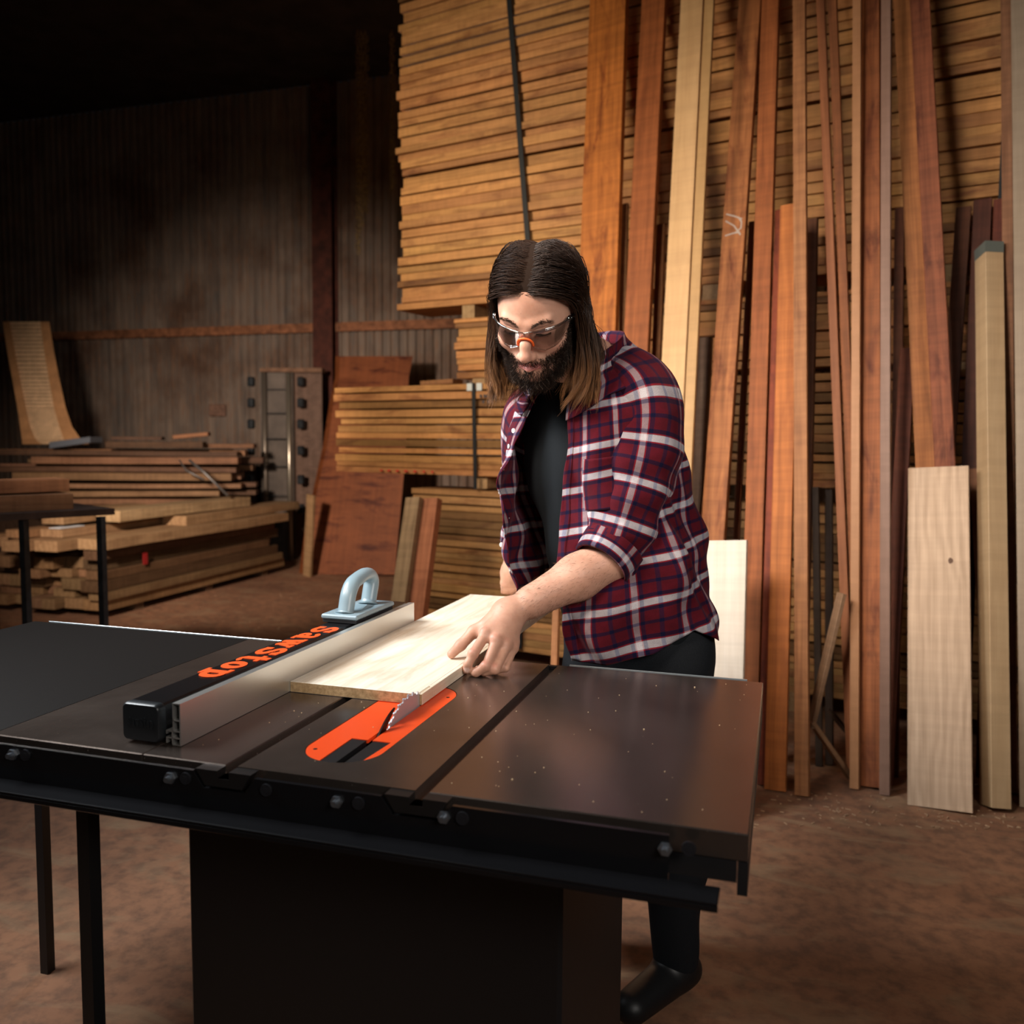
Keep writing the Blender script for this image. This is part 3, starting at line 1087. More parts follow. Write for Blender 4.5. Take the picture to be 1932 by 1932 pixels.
# ================================================================== the table saw
def cast_mat():
    m, nt, b = new_mat('polished_cast_iron', (.2, .15, .12), .3, .75, .5)
    k = NT(nt)
    tc = k.n('ShaderNodeTexCoord')
    v = tc.outputs['Object']
    n1 = k.noise(v, 3.5, 5, .6, .6)
    n2 = k.noise(k.mapping(v, (160, 3, 3)), 3, 3, .5)
    n3 = k.noise(v, 420, 2, .5)
    c = k.ramp(n1, [(.3, (.155, .120, .102)), (.7, (.235, .183, .155))])
    dust = k.ramp(n3, [(.74, (0, 0, 0)), (.78, (1, 1, 1))])
    c = k.mix(dust, c, (.42, .34, .28))
    k.l(c, b.inputs['Base Color'])
    r = k.math('ADD', k.math('MULTIPLY', n1, .16), .13)
    r = k.math('ADD', r, k.math('MULTIPLY', n2, .06))
    k.l(r, b.inputs['Roughness'])
    k.l(k.math('SUBTRACT', .85, k.math('MULTIPLY', dust, .8)), b.inputs['Metallic'])
    k.bump(n2, .05, .0006, b)
    return m


CAST = cast_mat()
LAM = simple('dark_laminate', (.008, .006, .005), .55, 0, .12, nscale=500, namt=.5)
BLK = simple('black_enamel', (.007, .007, .008), .22, 0, .5)
BLKR = simple('black_satin_paint', (.009, .009, .010), .45, 0, .4)
BOLTM = simple('zinc_bolt', (.35, .38, .42), .3, .9)
BBOLT = simple('black_bolt', (.03, .03, .035), .35, .5)
ALU = simple('anodised_aluminium', (.66, .65, .62), .33, .85, nscale=3, namt=.04)
RAILHL = simple('rail_highlight', (.55, .6, .62), .3, .8)
ORG = simple('orange_red_plate', (.85, .075, .012), .38, 0, .5)

saw = empty('table_saw', (0.05, .34, 0), 'dark cabinet table saw with a brown polished iron top', 'table saw')
D = .686
S1, S2, SW = -.1608, .1253, .019
XS, XE, XL_ = -.578, .546, -1.186
XA = -.30            # seam between wing and main table (hidden below the fence)
ins = (-.094, .027, .055, .465)       # x0,x1,y0,y1 of the throat
IR = (ins[1] - ins[0]) / 2
# top plate with throat hole and T-slots: built as strips
th = .034
def ring_plate(x0, x1, hole, n=20):
    """plate between x0,x1 with a stadium hole"""
    cx = (hole[0] + hole[1]) / 2; r = (hole[1] - hole[0]) / 2
    inner = []
    for i in range(n + 1):
        a = math.pi + math.pi * i / n
        inner.append((cx + r * math.cos(a), hole[2] + r + r * math.sin(a)))
    for i in range(n + 1):
        a = math.pi * i / n
        inner.append((cx + r * math.cos(a), hole[3] - r + r * math.sin(a)))
    outer = []
    m = len(inner)
    for i, (x, y) in enumerate(inner):
        if i <= n:
            f = i / n
            if f < .25: outer.append((x0, D * .4 * (1 - f / .25)))
            elif f <= .75: outer.append((x0 + (x1 - x0) * (f - .25) / .5, 0))
            else: outer.append((x1, D * .4 * (f - .75) / .25))
        else:
            f = (i - n - 1) / n
            if f < .25: outer.append((x1, D * .4 + (D * .6) * f / .25))
            elif f <= .75: outer.append((x1 - (x1 - x0) * (f - .25) / .5, D))
            else: outer.append((x0, D - (D * .6) * (f - .75) / .25))
    V = []
    for z in (T, T - th):
        V += [(x, y, z) for x, y in outer] + [(x, y, z) for x, y in inner]
    F = []
    for i in range(m):
        j = (i + 1) % m
        F += [(i, j, m + j, m + i), (2 * m + i, 3 * m + i, 3 * m + j, 2 * m + j), (i, 2 * m + i, 2 * m + j, j), (m + i, m + j, 3 * m + j, 3 * m + i)]
    return V, F


top = MB()
bv = .0015
top.box((XA, 0, T - th), (S1, D, T), bv)
top.add(*ring_plate(S1 + SW, S2, ins))
top.box((S2 + SW, 0, T - th), (XE, D, T), bv)
for s in (S1, S2):                        # T-slot floors and undercuts
    top.box((s - .004, 0, T - .0225), (s + SW + .004, D, T - .0115), 0)
    pol = [(s - .034, -.0012), (s, -.0012), (s, -.0116), (s + SW, -.0116), (s + SW, -.0012), (s + SW + .034, -.0012), (s + SW + .020, -.0235), (s - .020, -.0235)]
    bs_ = MB().prism(pol, lambda p: (p[0], -.0205, T + p[1]), lambda p: (p[0], -.0002, T + p[1]))
    fix_normals(bs_.build('slot_boss', simple('dark_casting', (.022, .019, .018), .4, .5), saw))
    top.box((s + .0005, -.0200, T - .0122), (s + SW - .0005, 0, T - .0116), 0)
o = fix_normals(top.build('main_top', CAST, saw))
wing = MB().box((XS, 0, T - th), (XA - .0004, D, T), bv)
wing.build('wing', CAST, saw)
MB().box((XL_, 0.01, T - .03), (XS - .0006, D, T - .0004), .001).build('extension_table', LAM, saw)
# rims under the wings and the table
rim = MB()
rim.box((XE - .012, 0, T - .075), (XE, D, T - th - .0002)).box((XS, .0, T - .06), (XE - .013, .012, T - th - .0002)).box((XS, D - .012, T - .06), (XE - .013, D, T - th - .0002))
rim.build('rim', BLKR, saw)
# rear rail (near the viewer)
rail = MB()
y0 = -.0135
zr0, zr1 = T - .085, T - .0055
# upper edge follows the slot bosses
poly = [(XL_, zr0), (XE - .09, zr0), (XE - .09, zr1)]
for s in (S2, S1):
    poly += [(s + SW + .040, zr1), (s + SW + .023, zr1 - .0225), (s - .023, zr1 - .0225), (s - .040, zr1)]
poly += [(XL_, zr1)]
rail.prism(poly, lambda p: (p[0], y0 - .006, p[1]), lambda p: (p[0], y0, p[1]))
rail.box((XL_, y0 - .045, T - .062), (XE - .03, y0 - .006, T - .058), .001)
rail.box((XL_, y0 - .045, T - .070), (XE - .03, y0 - .041, T - .062), .001)
o = fix_normals(rail.build('rear_rail', BLK, saw))
MB().box((XL_ + .03, D + .004, T - .04), (XE - .03, D + .012, T - .004), .0008).box((XL_ + .03, D + .004, T - .075), (XE - .03, D + .05, T - .07)).build('front_rail', BLK, saw)
MB().box((XL_ + .03, D + .0122, T - .0046), (XS + .1, D + .016, T - .0006), .0006).build('rail_edge', RAILHL, saw)  # pale strips put in for the highlight along the far rail
MB().box((.165, D + .0122, T - .0046), (XE - .03, D + .016, T - .0006), .0006).build('rail_edge', RAILHL, saw)
MB().tube([(XL_ + .03, D + .085, T - .045), (XE - .03, D + .085, T - .045)], .022, 4).build('fence_tube', BLK, saw)
# bolts along the rear rail
bl = [(25, 1423, 0), (49, 1424, 1), (322, 1467, 0), (351, 1468, 1), (503, 1490, 1), (636, 1512, 0), (677, 1515, 1), (838, 1541, 0), (873, 1543, 1), (1255, 1601, 0), (1300, 1600, 1)]
for u_, v_, k_ in bl:
    d_ = ray(u_, v_)
    t_ = (y0 - .006 - CAMP[1]) / d_[1]
    P = CAMP + d_ * t_
    if P[0] > XE - .1:
        pass
    if k_:
        MB().tube([P, P + np.array([0, -.003, 0])], .0085, 20).tube([P + np.array([0, -.003, 0]), P + np.array([0, -.0035, 0])], .004, 6).build('bolt', BBOLT, saw)
    else:
        MB().tube([P, P + np.array([0, -.004, 0])], .0085, 6).tube([P + np.array([0, -.0035, 0]), P + np.array([0, -.011, 0])], .0038, 12).build('bolt', BOLTM, saw)
# cabinet and legs
MB().box((-.305, .10, .10), (.30, .60, T - .101), .006).box((-.32, .085, .0), (.315, .615, .10), .004).build('cabinet', BLKR, saw)
MB().box((-.27, .115, T - .10), (.28, .59, T - th - .001)).build('trunnion_box', BLKR, saw)
for x, y in ((-.44, .03), (-1.13, .03), (-1.13, .62)):
    MB().box((x - .011, y, 0), (x + .011, y + .024, T - .031)).build('leg', BLKR, saw)
# throat insert
def stadium(x0, x1, ya, yb, n=24):
    cx, r = (x0 + x1) / 2, (x1 - x0) / 2
    return [(cx + r * math.cos(math.pi + math.pi * i / n), ya + r + r * math.sin(math.pi + math.pi * i / n)) for i in range(n + 1)] + \
           [(cx + r * math.cos(math.pi * i / n), yb - r + r * math.sin(math.pi * i / n)) for i in range(n + 1)]


BX = -.0165
g = .0012
mb = MB()
zt_, zb_ = T - .0006, T - .006
st = stadium(ins[0] + g, ins[1] - g, ins[2] + g, ins[3] - g)
# the near end is cut away for two black blocks, and a slot runs along the blade
sl0, sl1 = BX - .004, BX + .004
YC = .158
def halfplate(side):
    """outline of one half of the insert, left (-1) or right (+1) of the blade slot"""
    pts = []
    n = 24
    cx, r = (ins[0] + ins[1]) / 2, (ins[1] - ins[0]) / 2 - g
    ya, yb = ins[2] + g + r, ins[3] - g - r
    if side < 0:
        xb = -.047
        for i in range(n + 1):
            a = math.pi + math.pi * i / n
            x, y = cx + r * math.cos(a), ya + r * math.sin(a)
            if x < xb: pts.append((x, y))
        pts.append((xb, ya - math.sqrt(r * r - (xb - cx) ** 2)))
        pts += [(xb, YC), (sl0, YC), (sl0, .405)]
        pts += [(BX, .405), (BX, yb + math.sqrt(r * r - (BX - cx) ** 2))]
        for i in range(n + 1):
            a = math.pi * i / n
            x, y = cx + r * math.cos(a), yb + r * math.sin(a)
            if x < BX: pts.append((x, y))
    else:
        xb = .012
        pts.append((BX, .405)); pts.append((sl1, .405)); pts += [(sl1, YC), (xb + .006, YC), (xb, ya - math.sqrt(r * r - (xb - cx) ** 2))]
        for i in range(n + 1):
            a = math.pi + math.pi * i / n
            x, y = cx + r * math.cos(a), ya + r * math.sin(a)
            if x > xb: pts.append((x, y))
        for i in range(n + 1):
            a = math.pi * i / n
            x, y = cx + r * math.cos(a), yb + r * math.sin(a)
            if x > BX: pts.append((x, y))
        pts.append((BX, yb + math.sqrt(r * r - (BX - cx) ** 2)))
    return pts


for s in (-1, 1):
    mb.prism(halfplate(s), lambda p: (p[0], p[1], zt_), lambda p: (p[0], p[1], zb_))
ins_o = fix_normals(mb.build('throat_insert', ORG, saw))
mb = MB()
for x, y in ((-.076, .098), (.014, .405), (-.078, .42)):
    mb.tube([(x, y, zt_ - .001), (x, y, zt_ + .0002)], .0032, 14)
mb.build('screw', BLKR, saw)
mb = MB()
cx, r = (ins[0] + ins[1]) / 2, IR - g
ya = ins[2] + g + r
arc = lambda x: ya - math.sqrt(max(0, r * r - (x - cx) ** 2))
for x0, x1 in ((-.0465, sl0 - .002), (sl1 + .002, .0115)):
    xs_ = np.linspace(x0, x1, 8)
    pol = [(x, arc(x) + .0006) for x in xs_] + [(x1 + (.006 if x1 > 0 else 0), YC - .0008), (x0, YC - .0008)]
    mb.prism(pol, lambda p: (p[0], p[1], T - .0016), lambda p: (p[0], p[1], T - .012))
fix_normals(mb.build('insert_block', BLKR, saw))
MB().box((ins[0], ins[2], T - .06), (ins[1], ins[3], T - .055)).build('throat_floor', BLKR, saw)
# blade with teeth
BLD = simple('steel_blade', (.62, .63, .66), .4, .55)
CARB = simple('dark_riving_knife', (.02, .013, .012), .3, .6)
YB_, HB, RB = .302, .096, .127
mb = MB()
nt_ = 40
rim_pts = []
for i in range(nt_):
    a0 = 2 * math.pi * i / nt_; da = 2 * math.pi / nt_
    for f, rr in ((0, RB), (.16, RB - .0005), (.22, RB - .005), (.42, RB - .0055), (.6, RB - .003), (.95, RB - .0035)):
        rim_pts.append((rr * math.cos(a0 + f * da), rr * math.sin(a0 + f * da)))
hub = [(0.0079 * math.cos(2 * math.pi * i / len(rim_pts)), .0079 * math.sin(2 * math.pi * i / len(rim_pts))) for i in range(len(rim_pts))]
n = len(rim_pts)
V = []
for x in (BX - .0014, BX + .0014):
    V += [(x, YB_ + a, T - HB + b) for a, b in rim_pts] + [(x, YB_ + a, T - HB + b) for a, b in hub]
F = []
for i in range(n):
    j = (i + 1) % n
    F += [(i, j, n + j, n + i), (2 * n + i, 3 * n + i, 3 * n + j, 2 * n + j), (i, 2 * n + i, 2 * n + j, j), (n + i, n + j, 3 * n + j, 3 * n + i)]
fix_normals(MB().add(V, F).build('blade', BLD, saw))
# riving knife: sickle behind the blade
out, inn = [], []
for i in range(15):
    a = math.radians(115 + 62 * i / 14)          # angle from +Y upward
    ro = RB + .006 + .028 * min(1, i / 10); ri = RB + .004
    out.append((YB_ + ro * math.cos(a), T - HB + ro * math.sin(a)))
    inn.append((YB_ + ri * math.cos(a), T - HB + ri * math.sin(a)))
pol = out + inn[::-1]
mb = MB().prism(pol, lambda p: (BX - .0013, p[0], p[1] ), lambda p: (BX + .0013, p[0], p[1]))
fix_normals(mb.build('riving_knife', CARB, saw))
MB().box((BX - .012, .14, T - .05), (BX + .012, .165, T - .013)).build('knife_clamp', BLKR, saw)

# ================================================================== rip fence
fence = empty('rip_fence', (-.31, .45, T), 'black rip fence tube with a silver face and orange SawStop lettering', 'fence')
X0, X1 = -.362, -.298
ZB, ZT = T + .005, T + .0605
MB().box((X0 + .001, .045, ZB + .001), (X1 - .001, .93, ZT), .003).build('fence_tube', BLK, fence)
def rrect(x0, x1, z0, z1, r, n=6):
    pts = []
    for cx_, cz_, a0 in ((x1 - r, z0 + r, -90), (x1 - r, z1 - r, 0), (x0 + r, z1 - r, 90), (x0 + r, z0 + r, 180)):
        for i in range(n + 1):
            a = math.radians(a0 + 90 * i / n)
            pts.append((cx_ + r * math.cos(a), cz_ + r * math.sin(a)))
    return pts


pa, pb, pc = rrect(X0 - .001, X1 + .001, ZB - .001, ZT + .001, .009), rrect(X0 + .001, X1 - .001, ZB + .001, ZT - .001, .008), rrect(X0 - .001, X1 + .001, ZB - .001, ZT + .001, .009)
n = len(pa)
V = [(x, .033, z) for x, z in pb] + [(x, .036, z) for x, z in pa] + [(x, .048, z) for x, z in pa]
F = [tuple(range(n))] + [(i, (i + 1) % n, n + (i + 1) % n, n + i)[::-1] for i in range(n)] + [(n + i, n + (i + 1) % n, 2 * n + (i + 1) % n, 2 * n + i)[::-1] for i in range(n)] + [tuple(2 * n + i for i in range(n))[::-1]]
cap = fix_normals(MB().add(V, F).build('end_cap', simple('black_plastic', (.012, .014, .016), .35), fence))
auto_smooth(cap, 40)
# aluminium face extrusion: hollow profile
fx0, fx1 = -.2805, -.2668
fy0, fy1 = .042, .905
fz0, fz1 = T + .0008, T + .0645
mb = MB()
t_ = .0018
mb.box((fx1 - t_, fy0, fz0), (fx1, fy1, fz1)).box((fx0, fy0, fz1 - t_), (fx1 - t_, fy1, fz1)).box((fx0, fy0, T + .021), (fx0 + t_, fy1, fz1 - t_))
for z_ in (T + .0375, T + .021):
    mb.box((fx0 - (.012 if z_ < T + .03 else 0), fy0, z_), (fx1 - t_, fy1, z_ + t_))
mb.box((fx0 - .001, fy0, fz0), (fx1 - t_, fy1, fz0 + t_)).box((fx0 - .002, fy0, fz0 + t_), (fx0, fy1, T + .021)).box((fx0 - .012, fy0, T + .011), (fx1 - t_, fy1, T + .011 + t_))
mb.box((fx0 - .012, fy0, T + .0175), (fx0 - .010, fy1, T + .021)).box((fx0 - .012, fy0, T + .0035), (fx0 - .010, fy1, T + .011))
mb.build('fence_face', ALU, fence)
for y in (.19, .47, .68):
    MB().tube([(X0 + .001, y, ZT - .012), (X0 - .007, y, ZT - .012)], .0045, 6).build('fence_screw', BOLTM, fence)


# lettering: heavy slab letters drawn with a broad pen
ZI = [0.0]


def stroke(mb, pts, w_, tf, z0, z1):
    """pts: (x,y) letter space; w_: (horizontal, vertical) pen size"""
    pw, ph_ = w_[0] * 1.02, w_[1] * 1.02
    m = 12
    pen = [(pw / 2 * math.cos(2 * math.pi * i / m), ph_ / 2 * math.sin(2 * math.pi * i / m)) for i in range(m)]
    def hull(P):
        P = sorted(set((round(a, 5), round(b, 5)) for a, b in P))
        def half(Q):
            h = []
            for p in Q:
                while len(h) >= 2 and (h[-1][0] - h[-2][0]) * (p[1] - h[-2][1]) - (h[-1][1] - h[-2][1]) * (p[0] - h[-2][0]) <= 0:
                    h.pop()
                h.append(p)
            return h
        a, b = half(P), half(P[::-1])
        return a[:-1] + b[:-1]
    for a, b in zip(pts[:-1], pts[1:]):
        h = hull([(a[0] + x, a[1] + y) for x, y in pen] + [(b[0] + x, b[1] + y) for x, y in pen])
        ZI[0] += 6e-6
        zq = z1 + ZI[0]
        mb.prism(h, lambda p: tf(p[0], p[1], zq), lambda p: tf(p[0], p[1], z0 + ZI[0]))


def rect(mb, x0, x1, y0, y1, tf, z0, z1):
    ZI[0] += 6e-6
    zq = z1 + ZI[0]
    mb.prism([(x0, y0), (x1, y0), (x1, y1), (x0, y1)], lambda p: tf(p[0], p[1], zq), lambda p: tf(p[0], p[1], z0))


def arcp(cx_, cy_, rx, ry, a0, a1, n=12):
    return [(cx_ + rx * math.cos(math.radians(a0 + (a1 - a0) * i / n)), cy_ + ry * math.sin(math.radians(a0 + (a1 - a0) * i / n))) for i in range(n + 1)]


def glyph(ch, mb, x, tf, z0, z1):
    """draws at x, returns advance; x-height .72, cap height 1"""
    def S(p, w_=(.24, .17)): stroke(mb, [(a + x, b) for a, b in p], w_, tf, z0, z1)
    def R(a, b, c, d): rect(mb, x + a, x + b, c, d, tf, z0, z1)
    if ch == 'S':
        S(arcp(.42, .70, .26, .20, 20, 180, 10) + arcp(.42, .70, .26, .14, 180, 262, 6)[1:] + arcp(.44, .30, .28, .20, 80, 0, 8) + arcp(.44, .30, .28, .20, 0, -160, 10)[1:], (.25, .2))
        R(.60, .78, .66, .95); R(.06, .24, .05, .34)
        return .97
    if ch == 'a':
        S(arcp(.34, .50, .22, .14, 150, 40, 6) + [(.54, .40), (.54, .12)], (.24, .14))
        S(arcp(.30, .22, .16, .12, 0, 360, 14), (.2, .14))
        R(.42, .78, 0, .13)
        return .86
    if ch == 'w':
        S([(.16, .60), (.34, .09)], (.26, .13)); S([(.34, .09), (.50, .60)], (.14, .12))
        S([(.52, .60), (.70, .09)], (.26, .13)); S([(.70, .09), (.88, .60)], (.14, .12))
        R(0, .34, .55, .68); R(.40, .62, .55, .68); R(.74, 1.02, .55, .68)
        return 1.10
    if ch == 't':
        R(.14, .38, .12, .88); R(0, .54, .55, .68)
        S([(.26, .14)] + arcp(.42, .16, .15, .09, 200, 330, 6), (.2, .13))
        return .70
    if ch == 'o':
        S(arcp(.36, .34, .23, .26, 0, 360, 20), (.26, .14))
        return .80
    if ch == 'p':
        R(.12, .36, -.06, .66); R(0, .30, .55, .68); R(0, .46, -.12, -.02)
        S(arcp(.46, .34, .2, .26, 130, -130, 14), (.25, .14))
        return .82
    return .4


def lettering(txt, name, mat, parent, org, ex, ey, ez, length, height, depth, sink=.0002):
    mb = MB()
    adv = 0.0
    tmp = MB()
    for ch in txt:
        adv += glyph(ch, tmp, adv, lambda a, b, c: (a, b, c), 0, 1)
    sx = length / adv
    tf = lambda a, b, c: tuple(np.asarray(org) + np.asarray(ex) * a * sx + np.asarray(ey) * b * height + np.asarray(ez) * c)
    tf_ = tf
    x = 0.0
    ZI[0] = 0.0
    for ch in txt:
        x += glyph(ch, mb, x, tf_ if ch == 'S' else (lambda a, b, c: tf_(a, b * 1.2, c)), -sink, depth)
    return fix_normals(mb.build(name, mat, parent))


LET = simple('orange_lettering', (.95, .11, .02), .4)
lettering('SawStop', 'lettering', LET, fence, (-.3545, .612, ZT), (0, -1, 0), (1, 0, 0), (0, 0, 1), .425, .0535, .0005)
lettering('SawStop', 'embossed_lettering', cap.data.materials[0], cap, (-.353, .033, T + .026), (1, 0, 0), (0, 0, 1), (0, -1, 0), .046, .014, .0006)
for c_ in list(cap.children):
    c_.location = (0, 0, 0)

# push block resting on the fence
PLM = simple('blue_grey_plastic', (.25, .34, .385), .32, 0, .5)
push = empty('push_block', (-.328, .745, ZT + .001), 'pale blue-grey push block with an arched handle standing on the fence', 'push block')
px0, px1, py0, py1 = -.372, -.286, .645, .835
zp = ZT + .0008
MB().box((px0 + .003, py0 + .003, zp), (px1 - .003, py1 - .003, zp + .007), .001).build('rubber_pad', simple('black_rubber', (.01, .01, .012), .7), push)
mb = MB().box((px0, py0, zp + .0072), (px1, py1, zp + .018), .003)
mb.build('base_plate', PLM, push)
cxp_ = (px0 + px1) / 2
def hnd(yz, r0=.0145):
    V, F, n = [], [], 16
    P = [np.array([cxp_, y, zp + z]) for y, z in yz]
    for i, p in enumerate(P):
        t = unit(P[min(i + 1, len(P) - 1)] - P[max(i - 1, 0)])
        s_ = np.cross((1, 0, 0), t)
        k_ = 1.0
        if i == 0 or i == len(P) - 1: k_ = 1.35
        for j in range(n):
            a = 2 * math.pi * j / n
            V.append(p + np.array([1, 0, 0]) * math.cos(a) * r0 * 1.25 * k_ + s_ * math.sin(a) * r0 * k_)
    for i in range(len(P) - 1):
        for j in range(n):
            F.append((i * n + j, i * n + (j + 1) % n, (i + 1) * n + (j + 1) % n, (i + 1) * n + j))
    F += [tuple(range(n)), tuple((len(P) - 1) * n + j for j in range(n))]
    return V, F
def crs(pts, k=8):
    P = [np.asarray(p, float) for p in pts]
    P = [2 * P[0] - P[1]] + P + [2 * P[-1] - P[-2]]
    out = []
    for i in range(1, len(P) - 2):
        for j in range(k):
            t = j / k
            a, b, c, d = P[i - 1], P[i], P[i + 1], P[i + 2]
            out.append(.5 * ((2 * b) + (-a + c) * t + (2 * a - 5 * b + 4 * c - d) * t * t + (-a + 3 * b - 3 * c + d) * t ** 3))
    out.append(P[-2])
    return out
hp = crs([(.676, .016), (.681, .030), (.690, .055), (.708, .075), (.735, .083), (.768, .088), (.792, .084), (.803, .068), (.796, .045), (.786, .018)], 6)
V, F = hnd(hp)
fix_normals(MB().add(V, F).build('handle', PLM, push, smooth=True))
mb = MB()
mb.prism([(.70, .018), (.775, .018), (.738, .026)], lambda p: (cxp_ - .022, p[0], zp + p[1]), lambda p: (cxp_ + .022, p[0], zp + p[1]))
fix_normals(mb.build('raised_panel', PLM, push))

# board being sawn
def plank_mat():
    m, nt, b = new_mat('pale_poplar', (.8, .62, .42), .5, 0, .3)
    k = NT(nt)
    tc = k.n('ShaderNodeTexCoord')
    v = tc.outputs['Object']
    g1 = k.noise(k.mapping(v, (30, 1.6, 30)), 1.4, 4, .6, .8)
    g2 = k.noise(k.mapping(v, (240, 5, 240)), 1.4, 3, .5)
    st = k.noise(k.mapping(v, (9, 2.2, 4)), 1.3, 4, .6, 1.4)
    c = k.ramp(g1, [(.3, (.80, .65, .48)), (.55, (.91, .81, .67)), (.8, (.93, .86, .75))])
    c = k.mix(k.ramp(st, [(.5, (0, 0, 0)), (.66, (.42, .42, .42))]), c, (.56, .36, .19))
    c = k.mix(k.ramp(g2, [(.35, (.12, .12, .12)), (.5, (0, 0, 0))]), c, (.5, .33, .18))
    # the sawn end is greyer and speckled: it faces -Y
    geo = k.n('ShaderNodeNewGeometry')
    sep = k.n('ShaderNodeSeparateXYZ')
    k.l(geo.outputs['True Normal'], sep.inputs[0])
    endf = k.math('GREATER_THAN', k.math('MULTIPLY', sep.outputs[1], -1), .8)
    sp = k.noise(v, 130, 4, .7)
    sp2 = k.noise(k.mapping(v, (14, 1, 60)), 2.0, 4, .7)
    ec = k.ramp(sp, [(.3, (.30, .19, .09)), (.65, (.56, .38, .20))])
    ec = k.mix(k.ramp(sp2, [(.55, (0, 0, 0)), (.72, (.8, .8, .8))]), ec, (.22, .15, .08))
    c = k.mix(endf, c, ec)
    k.l(c, b.inputs['Base Color'])
    k.bump(g2, .25, .0008, b)
    return m


PLK = plank_mat()
wb_ = empty('sawn_board', (-.14, .8, T), 'wide pale board being ripped on the saw, pressed against the fence', 'board')
MB().box((-.2660, .344, T + .0006), (BX - .0016, 1.30, T + .0198), .0008).build('board_body', PLK, wb_)
MB().box((BX + .0018, .344, T + .0006), (-.0098, .395, T + .0198), .0005).box((BX - .0016, .395, T + .0006), (-.0098, 1.30, T + .0198), .0006).build('cut_edge', PLK, wb_)
# dust specks and crumbs on the table
crumb = simple('sawdust_crumbs', (.75, .55, .33), .8)
mb = MB()
crnd = random.Random(9)
for i in range(95):
    x, y = crnd.uniform(-.25, .52), crnd.uniform(.02, .66)
    if (x < -.008 and y > .33) or (ins[0] < x < ins[1] and y < .47):
        if crnd.random() < .8: continue
        y = min(y, .3)
    if S1 - .003 < x < S1 + SW + .003 or S2 - .003 < x < S2 + SW + .003:
        continue
    s = crnd.uniform(.0003, .0007) * (1.6 if i % 17 == 0 else 1)
    mb.box((x - s, y - s, T), (x + s, y + s, T + s * 1.4))
tag(mb.build('sawdust', crumb), 'fine sawdust crumbs on the dark iron table top', 'sawdust', kind='stuff')

# ================================================================== sculpting engine (smooth unions -> surface nets)
def smin(a, b, k):
    h = np.clip(.5 + .5 * (b - a) / k, 0, 1)
    return b + (a - b) * h - k * h * (1 - h)


